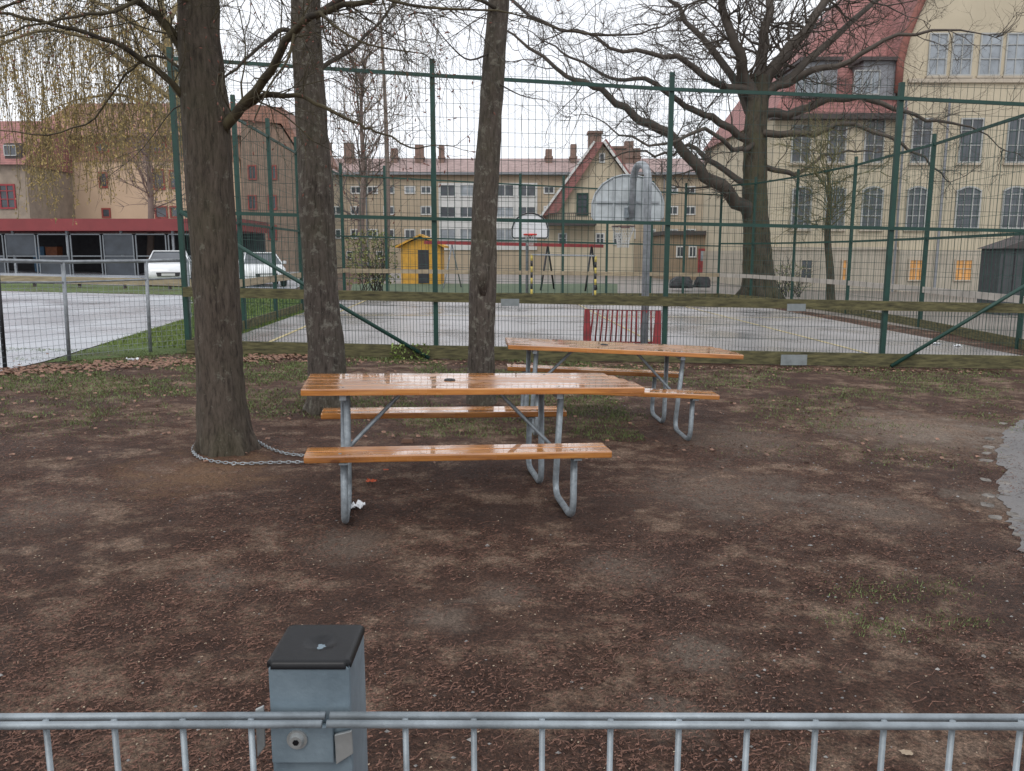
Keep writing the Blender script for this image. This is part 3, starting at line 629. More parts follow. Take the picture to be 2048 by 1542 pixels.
mb=MB(); mb.box((e0.x-.1,EY-.12,ez-.28),(X(1796,Y),Y-.002,ez-.01)); mb.build('cornice','dark_trim',root)
for (p0,p1,t,bo) in ((1585,1650,132,190),(1700,1765,132,190)):
    mb=MB(); x0=X(p0,46);x1=X(p1,46); mb.box((x0,Y-.1,Z(bo+12,46)),(x1,Y+4,Z(t,46))); dm=mb.build('dormer','zinc',rf)
    mb=MB(); mb.box((x0-.2,Y-.35,Z(t,46)),(x1+.2,Y+4.1,Z(t-7,46))); mb.build('dormer_roof','dark_trim',dm)
    win(root,p0+6,t+8,p1-6,bo,Y-.1,'grey_trim','glass_pale',3,1)
mb=MB(); mb.prism([P(1640,45,52),P(1668,20,52),P(1700,45,52),P(1700,110,52),P(1640,110,52)],(0,2,0)); mb.build('roof_turret','shed_dark',rf)
YG=Y-.25
side=[(1798,500),(1798,190),(1803,130),(1815,80),(1835,30),(1862,-30),(1900,-90),(2000,-170),(2160,-230)]
pts=[P(px,py,YG) for px,py in side]; cxm=pts[-1].x
ptsR=[Vector((2*cxm-p.x,p.y,p.z)) for p in pts[:-1]][::-1]
mb=MB(); mb.prism(pts+ptsR,(0,.2,0)); mb.build('gable','cream_wall',root)
off=Vector((0,16,0)); prof=pts[1:]+ptsR[:-1]
mb=MB()
for i in range(len(prof)-1):
    a,b=prof[i]+Vector((0,.21,0)),prof[i+1]+Vector((0,.21,0)); mb.poly([a,b,b+off,a+off])
mb.build('gable_roof','red_tiles',root)
mb=MB(); mb.tube([p+Vector((-.12 if p.x<cxm else .12,-.1,.1)) for p in prof],.2,6); mb.build('verge','verge_red',root,smooth=True)
mb=MB(); mb.box((X(1800,Y),YG-.15,Z(166,YG)),(2*cxm-X(1800,Y),YG-.002,Z(158,YG))); mb.build('cornice','band_trim',root)
for (a,b) in ((1856,1894),(1902,1944),(1958,2002),(2010,2052),(2066,2108)): win(root,a,66,b,152,YG,'grey_trim','glass_pale',2,3,sill='band_trim',fw=.08)
for (a,b) in ((1728,1768),(1822,1862),(1918,1964),(2012,2058),(2104,2150)): win(root,a,236,b,326,YG if a>1798 else Y,'grey_trim','glass',2,3,sill='band_trim',fw=.08)
for (a,b) in ((1582,1622),(1650,1690),(1722,1765)): win(root,a,372,b,458,Y,'grey_trim','glass',3,4,arch=True,sill='band_trim',fw=.08)
for (a,b) in ((1582,1622),(1655,1692)): win(root,a,250,b,326,Y,'grey_trim','glass',2,3,sill='band_trim',fw=.08)
for (a,b) in ((1812,1852),(1910,1960),(2003,2052),(2096,2146)): win(root,a,372,b,458,YG,'grey_trim','glass',3,4,arch=True,sill='band_trim',fw=.08)
for (a,b,g) in ((1600,1625,'glass'),(1682,1702,'glass_lit'),(1816,1846,'glass_lit'),(1908,1944,'glass_lit'),(2010,2044,'glass')): win(root,a,518,b,562,YG-.14 if a>1798 else Y-.13,'band_trim',g,2,2,fw=.07)
for px in (1795,1880,2080): mb=MB(); mb.tube([(X(px,Y),YG-.35,-.8),(X(px,Y),YG-.35,Z(200,Y))],.06,6); mb.build('downpipe','zinc',root)
mb=MB(); mb.box((pts[0].x,YG-.12,-2),(2*cxm-pts[0].x,Y-.13,Z(500,Y)-.01)); mb.build('gable_plinth','plinth_wall',root)
Y=26; root=thing('garden_shed','dark grey shed with low pitched roof at the right edge by the school','shed',GY(2100,Y))
zg=GY(2060,Y).z; x0=X(2022,Y); x1=X(2210,Y)
mb=MB(); mb.box((x0,Y,zg-.1),(x1,Y+1.1,Z(497,Y))); mb.build('wall','shed_dark',root)
mb=MB(); mb.prism([(x0-.12,Y-.15,Z(497,Y)),(x1+.12,Y-.15,Z(497,Y)),((x0+x1)/2,Y-.15,Z(462,Y))],(0,1.35,0)); mb.build('roof','dark_trim',root)
for k in range(9): 
    x=x0+.1+k*.33; mb=MB(); mb.box((x,Y-.02,zg),(x+.03,Y-.002,Z(498,Y))); mb.build('batten','black_paint',root)
# peach building left
Y=64; root=thing('apartment_house','peach rendered building with orange tiled roof behind the parking lot','building',GY(250,Y))
xl=X(48,Y); xr=X(478,Y)
mb=MB(); mb.box((xl,Y,-.5),(xr,Y+12,Z(318,Y))); mb.build('wall','orange_wall',root)
mb=MB(); mb.box((xl,Y-.15,Z(322,Y)),(xr,Y-.002,Z(314,Y))); mb.build('string_course','orange_brick',root)
mb=MB(); mb.box((xl,Y+.3,Z(318,Y)),(xr,Y+11.7,Z(270,Y))); mb.build('upper_wall','orange_brick',root)
mb=MB(); ze=Z(272,Y); zr=Z(202,Y+5); mb.add([(xl-.4,Y-.3,ze),(xr+.4,Y-.3,ze),(xr-1,Y+6,zr),(xl+1,Y+6,zr),(xl-.4,Y+12.3,ze),(xr+.4,Y+12.3,ze)],[(0,1,2,3),(3,2,5,4),(0,3,4),(1,5,2)]); mb.build('roof','orange_tiles',root)
for (a,b,t,u) in ((92,112,338,382),(114,132,336,384),(198,216,344,376),(306,330,338,380),(338,362,340,378),(96,134,414,437),(204,222,416,436),(310,336,412,437),(340,364,412,436)): win(root,a,t,b,u,Y,'red_trim','glass',1,1,fw=.12)
for a in (110,205,320,430): win(root,a-14,284,a+14,306,Y+.3,'red_trim','glass',2,1,fw=.12)
Y=60; root=thing('brick_house','muted brown brick building with tall gable between the tree trunks','building',GY(520,Y))
mb=MB(); mb.prism([P(482,560,Y),P(592,560,Y),P(592,300,Y),P(560,250,Y),P(482,235,Y)],(0,12,0)); mb.build('wall','muted_brick',root)
mb=MB(); mb.prism([P(476,238,Y-.3),P(562,247,Y-.3),P(600,306,Y-.3),P(603,300,Y-.3),P(564,215,Y-.3),P(476,205,Y-.3)],(0,12.5,0)); mb.build('roof','orange_tiles',root)
for py in (330,390,450): 
    for px in (505,545): win(root,px-9,py,px+9,py+30,Y,'red_trim','glass',2,1,fw=.1)
Y=58; root=thing('brick_house','grey brick house with red window frames at the left edge','house',GY(0,Y))
mb=MB(); mb.box((X(-260,Y),Y,-.2),(X(48,Y),Y+9,Z(326,Y))); mb.build('wall','grey_brick',root)
mb=MB(); ze=Z(330,Y); zr=Z(240,Y+4); xa=X(-265,Y); xb=X(52,Y); mb.add([(xa,Y-.4,ze),(xb,Y-.4,ze),(xb,Y+4.5,zr),(xa,Y+4.5,zr),(xa,Y+9.4,ze),(xb,Y+9.4,ze)],[(0,1,2,3),(3,2,5,4),(0,3,4),(1,5,2)]); rf=mb.build('roof','red_tiles',root)
mb=MB(); mb.box((X(5,Y),Y+.2,Z(325,Y)),(X(38,Y),Y+3,Z(285,Y))); mb.build('dormer','dark_trim',rf)
win(root,8,290,34,312,Y+.2,'grey_trim','glass',2,1)
for a in (-60,-20,15): win(root,a-16,368,a+17,418,Y,'red_paint','glass',2,3,fw=.12)
# carport
Y=46; root=thing('carport','long carport with red fascia roof and grey framed screens behind the parking lot','carport',GY(200,Y))
xl=X(-220,Y); xr=X(476,Y); gzc=GY(200,Y).z
mb=MB(); mb.box((xl,Y-.5,Z(462,Y)),(xr,Y+5,Z(438,Y))); mb.build('roof','red_fascia',root)
mb=MB(); mb.box((xl,Y+4,gzc-.6),(xr,Y+4.2,Z(463,Y))); mb.build('back_wall','dark_inside',root)
k=0
for px in range(-200,330,66):
    x0=X(px,Y);x1=X(px+62,Y); fy=Y-.3
    mb=MB(); zz0=Z(556,Y); zz1=Z(470,Y)
    for q in (x0,x1-.05): mb.box((q,fy,zz0),(q+.06,fy+.06,zz1))
    for z in (zz0,(zz0*.5+zz1*.5),zz1): mb.box((x0+.062,fy,z),(x1-.052,fy+.055,z+.06))
    f=mb.build('screen_frame','port_trim',root); mb=MB()
    if k%2==0: mb.box((x0+.09,fy+.02,zz0+.09),(x1-.06,fy+.03,(zz0+zz1)/2-.01))
    if k%3<1: mb.box((x0+.09,fy+.02,(zz0+zz1)/2+.09),(x1-.06,fy+.03,zz1-.01))
    if mb.v: mb.build('screen_glass','panel_glass',f)
    k+=1
for px in (-210,-100,10,120,230,335,400,470):
    mb=MB(); x=X(px,Y); mb.box((x-.06,Y-.1,gzc-.5),(x+.06,Y+.02,Z(462,Y))); mb.build('post','galv_dull',root)
for i,(px,mt_n,lb_) in enumerate(((86,'bin_blue','blue waste bin under the carport roof at the left'),(112,'bin_rust','rusty orange waste bin under the carport roof beside the blue one'))):
    p=GY(px,Y+1.6); r=thing('waste_bin',lb_,'waste bin',p); mb=MB(); mb.prism([p+Vector((-.28,-.3,.05)),p+Vector((.28,-.3,.05)),p+Vector((.34,-.3,1.5)),p+Vector((-.34,-.3,1.5))],(0,.6,0)); mb.build('body',mt_n,r); mb=MB(); mb.box((p.x-.37,p.y-.36,p.z+1.502),(p.x+.37,p.y+.34,p.z+1.57)); mb.build('lid','black_paint',r,bevel=.01)
Y=31.5; root=thing('guard_rail','low tan timber guard rail at the edge of the parking lot','guard rail',GY(200,Y))
mb=MB(); mb.beam(GY(-400,Y,.28),GY(388,Y,.28),.06,.26); mb.build('rail','tan_board',root)
for px in range(-380,390,90):
    mb=MB(); p=GY(px,Y+.08); mb.beam(p,p+Vector((0,0,.38)),.1,.1,up=Vector((0,1,0))); mb.build('post','dark_trim',root)
# cars
def make_car():
    r=thing('parked_car','','car')
    mb=MB(); secs=[(-2.05,.66,.35,.62),(-1.98,.8,.28,.72),(-1.7,.86,.24,.86),(-1.1,.88,.24,.98),(-.2,.89,.24,1.0),(1.4,.88,.24,1.0),(1.9,.84,.28,.98),(2.02,.75,.35,.9)]
    vs=[];n=10
    for y,w,z0,z1 in secs:
        zs=[(w*.9,z0),(w,z0+.12),(w,z0+(z1-z0)*.55),(w*.97,z1-.08),(w*.86,z1)]
        ring=[(a,y,z) for a,z in zs]+[(-a,y,z) for a,z in zs[::-1]]; vs+=ring
    fs=[(i*n+j,i*n+(j+1)%n,(i+1)*n+(j+1)%n,(i+1)*n+j) for i in range(len(secs)-1) for j in range(n)]+[tuple(range(n)),tuple((len(secs)-1)*n+j for j in range(n))]
    mb.add(vs,fs); body=mb.build('body','car_white',r,smooth=True)
    mb=MB()
    mb.add([(.80,-1.08,.97),(-.80,-1.08,.97),(-.60,-.28,1.42),(.60,-.28,1.42),(.60,1.1,1.44),(-.60,1.1,1.44),(-.74,1.85,.98),(.74,1.85,.98)],[(0,1,2,3),(4,5,6,7),(0,3,4,7),(1,6,5,2)]); mb.build('window_glass','glass',r)
    mb=MB(); mb.box((-.62,-.32,1.42),(.62,1.15,1.475)); mb.build('roof','car_white',r,bevel=.02)
    for s in (-1,1):
        for pp_,rr_ in (([(s*.82,-1.1,.96),(s*.61,-.28,1.45)],.03),([(s*.61,1.1,1.45),(s*.76,1.87,.97)],.04),([(s*.86,.3,.97),(s*.615,.35,1.44)],.03)):
            mb=MB(); mb.tube(pp_,rr_,6); mb.build('pillar','car_white',r,smooth=True)
        mb=MB(); mb.prism([(s*.5,-1.99,.60),(s*.78,-1.86,.63),(s*.8,-1.8,.76),(s*.52,-1.93,.70)],(0,-.04,0)); mb.build('headlight','lamp_glass',r)
        mb=MB(); mb.box((min(s*.88,s*1.02),-.85,.97),(max(s*.88,s*1.02),-.75,1.1)); mb.build('mirror','car_white',r,bevel=.015)
        for y in (-1.3,1.3):
            mb=MB(); mb.tube([(s*.70,y,.31),(s*.905,y,.31)],.31,20); w=mb.build('wheel','tyre',r,smooth=False); mb=MB(); mb.tube([(s*.906,y,.31),(s*.915,y,.31)],.2,14); mb.build('rim','rim_metal',w)
    mb=MB(); mb.prism([(-.42,-2.07,.42),(.42,-2.07,.42),(.46,-2.05,.58),(-.46,-2.05,.58)],(0,-.02,0)); mb.build('grille','black_paint',r)
    mb=MB(); mb.box((-.26,-2.115,.44),(.26,-2.10,.54)); mb.build('number_plate','white_trim',r)
    return r
c1=make_car(); p=GY(343,35.5); c1.location=p; c1.rotation_euler=(0,0,math.radians(20)); c1['label']='white car facing the camera left of the nearest tree trunk'
c2=copytree(c1); p=GY(522,36.5); c2.location=p; c2.rotation_euler=(0,0,math.radians(24)); c2['label']='white car parked between the first two tree trunks'
# ------------------------------------------------------------------ trees
def smooth_path(pts,sub=4):
    out=[]
    n=len(pts)
    for i in range(n-1):
        p0=pts[max(0,i-1)];p1=pts[i];p2=pts[i+1];p3=pts[min(n-1,i+2)]
        for k in range(sub):
            t=k/sub; out.append(.5*((2*p1)+(p2-p0)*t+(2*p0-5*p1+4*p2-p3)*t*t+(3*p1-p0-3*p2+p3)*t**3))
    out.append(pts[-1]); return out
def twig(mb,p,d,L,r,lvl,grav,kids,wob=.28,tips=None,n=3):
    seg=6 if lvl>0 else 4; pts=[p.copy()]; dd=d.normalized(); ds=[]
    for k in range(seg):
        dd=(dd+Vector((rnd(-1,1),rnd(-1,1),rnd(-1,1)))*wob+Vector((0,0,grav))).normalized(); pts.append(pts[-1]+dd*L/seg); ds.append(dd.copy())
    mb.tube(pts,[max(r*(1-.75*i/seg),r*.2) for i in range(seg+1)],4 if lvl>1 else n,cap=False)
    if tips is not None: tips.append((pts[-1],dd))
    if lvl>0:
        for k in range(kids):
            i=random.randint(1,seg); q=pts[i]; a=ds[i-1]; s=a.orthogonal().normalized(); s.rotate(Matrix.Rotation(rnd(0,6.28),3,a))
            nd=(a*rnd(.5,1.0)+s*rnd(.5,1.0)); twig(mb,q,nd,L*rnd(.4,.72),r*.55,lvl-1,grav,kids,wob,tips,n)
def limb(mb,pts,r0,r1,nk,L,lvl,grav,kids,sub=4,n=7,tips=None,tr=.35,start=.15,wob=.28,jit=0):
    pts=smooth_path([Vector(p) for p in pts],sub); k=len(pts)
    if jit:
        for i in range(1,k): pts[i]+=Vector((rnd(-1,1),rnd(-1,1),rnd(-1,1)))*jit
    rad=[r0+(r1-r0)*(i/(k-1))**.8 for i in range(k)]
    mb.tube(pts,rad,n,cap=True)
    for q in range(nk):
        t=start+(1-start)*(q+rnd(0,1))/nk; i=min(k-2,int(t*(k-1))); a=(pts[i+1]-pts[i]).normalized(); s=a.orthogonal().normalized(); s.rotate(Matrix.Rotation(rnd(0,6.28),3,a))
        twig(mb,pts[i],a*rnd(.3,.9)+s*rnd(.6,1),L*rnd(.5,1.1),max(rad[i]*tr,r1*.5),lvl,grav,kids,wob,tips)
    twig(mb,pts[-1],pts[-1]-pts[-2],L*.9,r1,lvl,grav,kids,wob,tips)
def trunk(root,pts,rads,mt,n=36,sub=9,nz=.09,seed=0):
    sp_=smooth_path([Vector(p) for p in pts],sub); rr=[]
    for i in range(len(sp_)):
        t=i/(len(sp_)-1)*(len(rads)-1); k=min(len(rads)-2,int(t)); rr.append(rads[k]*(1-(t-k))+rads[k+1]*(t-k))
    mb=MB(); mb.tube(sp_,rr,n,cap=True,nz=nz,seed=seed)
    return mb,sp_,rr
def down(p,h=.15): return p-Vector((0,0,h))
b1=G(453,899); Y1=b1.y
root=thing('tree','nearest thick bare tree with a chain around its base','tree',b1)
tp_=[down(b1,.1),b1+Vector((0,0,.05)),P(443,800,Y1),P(436,650,Y1),P(426,470,Y1),P(417,340,Y1),P(408,200,Y1),P(400,80,Y1),P(396,-40,Y1),P(385,-300,Y1),P(380,-650,Y1)]
mb,_,_=trunk(root,tp_,[.26,.222,.184,.170,.172,.182,.168,.153,.145,.12,.09],'bark_dark',seed=1,n=56,nz=.10)
for an in (0.2,1.4,2.5,3.6,4.6,5.5):
    d=Vector((math.cos(an),math.sin(an),0)); mb.tube([b1+d*.10+Vector((0,0,.22)),b1+d*.17+Vector((0,0,.08)),b1+d*.24+Vector((0,0,-.02)),b1+d*.29+Vector((0,0,-.08))],[.07,.065,.04,.02],10,nz=.1)
mb.tube([P(392,335,Y1-.1),P(380,325,Y1-.14)],[.07,.03],10)
mb.build('trunk','bark_dark',root,smooth=True)
mb=MB(); tips=[]
def PL(lst,Y): return [P(a,b,Y+c) for a,b,c in lst]
limb(mb,PL([(440,262,0),(475,225,-.1),(530,160,-.3),(590,60,-.6),(665,18,-.8),(760,-5,-1),(900,-40,-1.2)],Y1),.048,.010,20,.9,2,.0,5,tips=tips,tr=.2,jit=.01)
limb(mb,PL([(455,240,0),(500,207,-.1),(545,190,-.2),(605,193,-.3),(660,222,-.4),(720,250,-.5),(765,266,-.6),(835,300,-.7)],Y1),.028,.005,18,.45,2,.02,3,tips=tips,tr=.25,jit=.01)
limb(mb,PL([(390,140,0),(345,70,.0),(300,20,-.1),(220,-20,-.3),(120,-30,-.5)],Y1),.05,.012,18,.9,2,-.03,5,tips=tips,tr=.2,jit=.012)
limb(mb,PL([(395,220,0),(325,150,-.2),(250,95,-.4),(150,60,-.5),(20,30,-.7),(-80,10,-.8)],Y1),.03,.006,22,.75,2,-.03,4,tips=tips,tr=.25,jit=.012)
limb(mb,PL([(395,160,0),(310,110,.2),(250,150,.2),(190,235,.2),(95,268,.1),(-30,255,0)],Y1),.013,.004,14,.4,1,.03,3,tips=tips,tr=.5,jit=.01)
limb(mb,PL([(410,20,0),(330,-20,-.3),(230,20,-.6),(120,40,-.9),(0,70,-1.2)],Y1),.022,.005,18,.6,2,-.03,4,tips=tips,tr=.3,jit=.012)
limb(mb,PL([(590,60,-.6),(575,120,-.7),(540,170,-.8),(510,235,-.9)],Y1),.012,.004,8,.35,1,0,3,tips=tips,tr=.5)
limb(mb,PL([(640,25,-.8),(680,60,-.9),(740,90,-1),(830,105,-1.1)],Y1),.012,.004,11,.4,2,0,3,tips=tips,tr=.4)
limb(mb,PL([(400,-20,0),(470,-60,-.3),(560,-40,-.6),(680,-30,-1),(820,10,-1.3),(960,20,-1.5)],Y1),.025,.006,22,.75,2,-.02,5,tips=tips,tr=.25)
limb(mb,PL([(395,-200,0),(300,-330,-.5),(150,-400,-1)],Y1),.05,.02,12,1.3,2,0,4,tr=.25)
limb(mb,PL([(395,-250,0),(500,-380,.5),(650,-450,.8)],Y1),.05,.02,12,1.3,2,0,4,tr=.25)
mb.build('crown','branch_moss',root,smooth=True)
mb=MB()
for p,d in tips:
    if random.random()<.2: mb.tube([p,p+d*.010,p+d*.024],[.002,.005,.002],5)
mb.build('buds','bud',root,smooth=True)['kind']='stuff'
b2_=G(655,822); Y2=b2_.y
root=thing('tree','bare tree with lichened trunk behind the left end of the near table','tree',b2_)
tp_=[down(b2_,.1),b2_+Vector((0,0,.06)),P(652,700,Y2),P(641,560,Y2),P(632,400,Y2),P(624,250,Y2),P(616,120,Y2),P(612,0,Y2),P(610,-200,Y2),P(600,-500,Y2)]
mb,_,_=trunk(root,tp_,[.25,.205,.180,.165,.164,.154,.145,.137,.11,.07],'bark_grey',seed=5,n=50,nz=.10)
for an in (0.4,1.9,3.1,4.4,5.4):
    d=Vector((math.cos(an),math.sin(an),0)); mb.tube([b2_+d*.08+Vector((0,0,.22)),b2_+d*.16+Vector((0,0,.08)),b2_+d*.27+Vector((0,0,-.05))],[.08,.065,.02],10,nz=.1)
mb.build('trunk','bark_grey',root,smooth=True); mb=MB()
limb(mb,PL([(612,80,0),(570,60,-.1),(520,95,-.3),(455,150,-.5),(350,220,-.6)],Y2),.03,.006,12,.8,2,0,4,tr=.25,jit=.015)
limb(mb,PL([(618,40,0),(680,0,-.3),(760,-60,-.5)],Y2),.045,.02,8,1.1,2,-.05,4,tr=.25)
limb(mb,PL([(625,150,0),(700,100,.3),(760,40,.6),(840,-40,.8)],Y2),.026,.01,12,.8,2,.0,4,tr=.3,jit=.015)
limb(mb,PL([(612,-150,0),(500,-250,.3),(350,-300,.6)],Y2),.05,.02,10,1.3,2,0,4,tr=.25)
mb.build('crown','branch_bark',root,smooth=True)
b3=G(962,806); Y3=b3.y
root=thing('tree','slender bare tree rising behind the middle of the near picnic table','tree',b3)
tp_=[down(b3,.1),b3+Vector((0,0,.05)),P(962,700,Y3),P(966,560,Y3),P(970,420,Y3),P(978,280,Y3),P(988,130,Y3),P(998,0,Y3),P(1010,-200,Y3),P(1015,-450,Y3)]
mb,_,_=trunk(root,tp_,[.2,.165,.140,.138,.135,.124,.114,.104,.085,.05],'bark_grey',seed=9,n=40,nz=.11)
mb.tube([P(966,590,Y3-.1),P(963,545,Y3-.14),P(968,520,Y3-.08)],[.05,.07,.04],10,nz=.3)
mb.build('trunk','bark_grey',root,smooth=True); mb=MB()
limb(mb,PL([(996,20,0),(960,0,-.4),(900,-10,-.8),(840,-40,-1.2)],Y3),.025,.008,8,.9,2,0,4,tr=.3)
limb(mb,PL([(1002,-20,0),(1060,30,-1.0),(1150,66,-1.4),(1260,70,-1.8),(1340,48,-2.1)],Y3),.02,.005,14,.7,2,.0,3,tr=.35,jit=.012)
limb(mb,PL([(990,100,0),(940,120,-.3),(900,90,-.5),(860,40,-.7)],Y3),.012,.004,6,.5,1,0,4,tr=.45)
limb(mb,PL([(985,160,0),(1040,190,-.3),(1090,200,-.5)],Y3),.01,.003,6,.4,1,0,4,tr=.45)
mb.build('crown','branch_bark',root,smooth=True)
# oak
bo_=GY(1518,33); Y4=33
root=thing('oak_tree','huge spreading bare oak in front of the school building','tree',bo_)
tp_=[down(bo_,.2),bo_+Vector((0,0,.2)),P(1516,540,Y4),P(1513,470,Y4),P(1510,400,Y4),P(1510,320,Y4),P(1511,250,Y4),P(1518,190,Y4),P(1520,150,Y4)]
mb,_,_=trunk(root,tp_,[.90,.74,.60,.52,.48,.46,.43,.38,.25],'bark_oak',seed=3,nz=.07,n=32)
for an in range(7):
    d=Vector((math.cos(an*.9),math.sin(an*.9),0)); mb.tube([bo_+d*.3+Vector((0,0,.8)),bo_+d*.6+Vector((0,0,.25)),bo_+d*1.1+Vector((0,0,-.1))],[.3,.24,.08],8)
mb.build('trunk','bark_oak',root,smooth=True)
mb=MB()
oak=[([(1515,215,0),(1492,150,-.3),(1470,90,-.6),(1450,20,-.8),(1425,-60,-1)],.30,.12,14,3),
([(1520,210,0),(1540,145,.3),(1585,90,.4),(1640,20,.5),(1690,-50,.6)],.33,.12,14,3),
([(1510,440,0),(1455,385,-.5),(1395,335,-1),(1335,270,-1.5),(1262,232,-2),(1205,180,-2.5),(1130,150,-3),(1045,80,-3.5)],.32,.045,24,2.4),
([(1512,300,0),(1440,245,-.6),(1370,215,-1.2),(1290,160,-1.5),(1220,150,-2),(1120,100,-2)],.18,.035,18,2.2),
([(1520,230,0),(1600,222,.2),(1680,195,.0),(1765,205,-.5),(1850,240,-1),(1940,250,-1)],.21,.035,16,2.4),
([(1522,190,0),(1600,155,-.6),(1700,120,-1.2),(1800,70,-1.8),(1920,60,-2.2)],.19,.035,17,2.4),
([(1515,330,0),(1590,345,.3),(1650,310,.8),(1730,300,1.2)],.13,.03,12,2),
([(1512,190,0),(1430,165,-.8),(1350,115,-1.6),(1250,100,-2),(1150,60,-2.2)],.19,.035,20,2.4),
([(1515,170,0),(1525,90,.6),(1540,0,1),(1560,-90,1.4)],.26,.11,14,3),
([(1512,240,0),(1440,120,1),(1370,40,1.6),(1320,-40,2)],.21,.06,16,2.6),
([(1512,380,0),(1430,330,1.2),(1380,290,2),(1330,310,2.4),(1260,300,2.6)],.15,.035,14,1.9),
([(1517,260,0),(1610,270,-1.4),(1700,250,-2.4),(1800,290,-3),(1880,340,-3)],.16,.03,17,2.2),
([(1520,200,0),(1650,90,1),(1760,0,2),(1880,-60,2.4)],.21,.05,16,2.6),
([(1516,290,0),(1470,300,-1.5),(1410,260,-2.5),(1330,290,-3),(1220,260,-3.4)],.12,.03,14,1.9)]
for pts,r0,r1,nk,Lt in oak:
    limb(mb,PL(pts,Y4),r0,r1,nk,Lt,3 if nk>15 else 2,.03,5 if nk<=15 else 4,sub=4,n=8,tr=.20,wob=.36,jit=.10)
mb.build('crown','twig_oak',root,smooth=True,recalc=False)
bs=GY(1662,27.5); root=thing('young_tree','young bare tree with mossy green twigs in front of the school','tree',bs); mb=MB()
mb.tube(smooth_path([bs,P(1660,540,27.5),P(1655,470,27.5),P(1660,400,27.5),P(1655,330,27.5)]),[.16,.15,.14,.13,.13,.12,.12,.11,.11,.1,.1,.09,.08,.07,.06,.05,.04][:17],9); mb.build('trunk','bark_oak',root,smooth=True); mb=MB()
for k in range(26):
    p=P(1657,rnd(340,480),27.5); d=Vector((rnd(-1,1),rnd(-1,1),rnd(.1,.9))); twig(mb,p,d,rnd(1.2,2.2),.026,3,.02,4,.3)
mb.build('crown','moss_twig',root,smooth=True,recalc=False)
bd_=GY(725,56); root=thing('distant_tree','pale bare tree in front of the long apartment block','tree',bd_); mb=MB()
pp=smooth_path([bd_,P(722,450,56),P(728,350,56),P(722,230,56),P(730,120,56)]); mb.tube(pp,[.3-.25*i/(len(pp)-1) for i in range(len(pp))],8); mb.build('trunk','haze_twig',root,smooth=True); mb=MB()
for k in range(34):
    p=P(724,rnd(120,460),56); d=Vector((rnd(-1,1),rnd(-1,1),rnd(.3,1.4))); twig(mb,p,d,rnd(2.5,4.5),.07,2,.03,5,.2)
mb.build('crown','haze_twig',root,smooth=True,recalc=False)
bd_=GY(300,50); root=thing('distant_tree','pale bare tree in front of the peach building','tree',bd_); mb=MB()
pp=smooth_path([bd_,P(302,420,50),P(296,300,50),P(300,180,50)]); mb.tube(pp,[.25-.2*i/(len(pp)-1) for i in range(len(pp))],8); mb.build('trunk','haze_twig',root,smooth=True); mb=MB()
for k in range(30):
    p=P(300,rnd(180,430),50); d=Vector((rnd(-1,1),rnd(-1,1),rnd(.3,1.2))); twig(mb,p,d,rnd(2,3.6),.05,2,.03,5,.2)
mb.build('crown','haze_twig',root,smooth=True,recalc=False)
def strands(mbT,mbL,px0,px1,py0,py1,Y0,Y1_,n,lmin,lmax,leafn):
    for k in range(n):
        cxp=rnd(px0,px1); c=P(cxp,rnd(py0,py1),rnd(Y0,Y1_)); L_=rnd(lmin,lmax)*(1 if noise.noise(Vector((cxp*.02,0,5)))>-.1 else .55); p=c.copy(); pts=[p.copy()]; dx=rnd(-.16,.16); seg=8
        for s in range(seg):
            p=p+Vector((dx+rnd(-.1,.1),rnd(-.1,.1),-1)).normalized()*L_/seg; pts.append(p.copy())
        mbT.tube(pts,.007,3,cap=False)
        for q in range(leafn):
            i=random.randint(1,seg); a=pts[i-1].lerp(pts[i],random.random())+Vector((rnd(-.08,.08),rnd(-.08,.08),0)); s=rnd(.016,.036); u=Vector((rnd(-1,1),rnd(-1,1),rnd(-1,1))).normalized()*s; w=Vector((rnd(-1,1),rnd(-1,1),rnd(-1.5,-.4))).normalized()*s*1.7
            mbL.add([a-u*.5,a+u*.5,a+u*.4+w,a-u*.4+w],[(0,1,2,3)])
bb=GY(428,19.5); root=thing('weeping_birch','weeping birch with drooping yellow catkin strands at the upper left','tree',bb); mb=MB()
pp=smooth_path([bb,P(420,440,19.5),P(400,320,19.5),P(352,190,19.5),P(335,80,19.5),P(310,-60,19.5)]); mb.tube(pp,[.17-.11*i/(len(pp)-1) for i in range(len(pp))],12,nz=.05); mb.build('trunk','birch_bark',root,smooth=True)
mt_,ml=MB(),MB()
for lst in ([(360,210,0),(290,160,-.5),(200,90,-1),(100,60,-1.2),(0,90,-1.4),(-100,150,-1.5)],[(340,110,0),(260,40,.5),(150,-10,1),(40,0,1.2),(-60,60,1.2)],[(330,60,0),(380,-20,.5),(480,-40,.8)],[(385,280,0),(310,220,.3),(240,190,.6),(150,200,.8)]):
    limb(mt_,PL(lst,19.5),.07,.02,14,1.5,1,-.25,3,tr=.35)
strands(mt_,ml,-60,365,-40,130,17.5,21.5,430,.8,3.0,30)
strands(mt_,ml,40,350,130,250,18,21,200,.8,2.3,32)
strands(mt_,ml,40,200,200,330,18,20,70,.6,1.7,28)
mt_.build('crown','birch_bark',root,recalc=False); ml.build('catkins','catkin',root,recalc=False)['kind']='stuff'
bb=GY(770,48); root=thing('weeping_birch','distant birch with thin hanging strands between the second and third trunks','tree',bb); mb=MB()
pp=smooth_path([bb,P(775,400,48),P(770,200,48),P(760,20,48)]); mb.tube(pp,[.22-.17*i/(len(pp)-1) for i in range(len(pp))],9); mb.build('trunk','haze_twig',root,smooth=True)
mt_,ml=MB(),MB(); strands(mt_,ml,670,850,-20,220,46,50,170,1.5,4.5,18); mt_.build('crown','haze_twig',root,recalc=False); ml.build('catkins','catkin',root,recalc=False)['kind']='stuff'
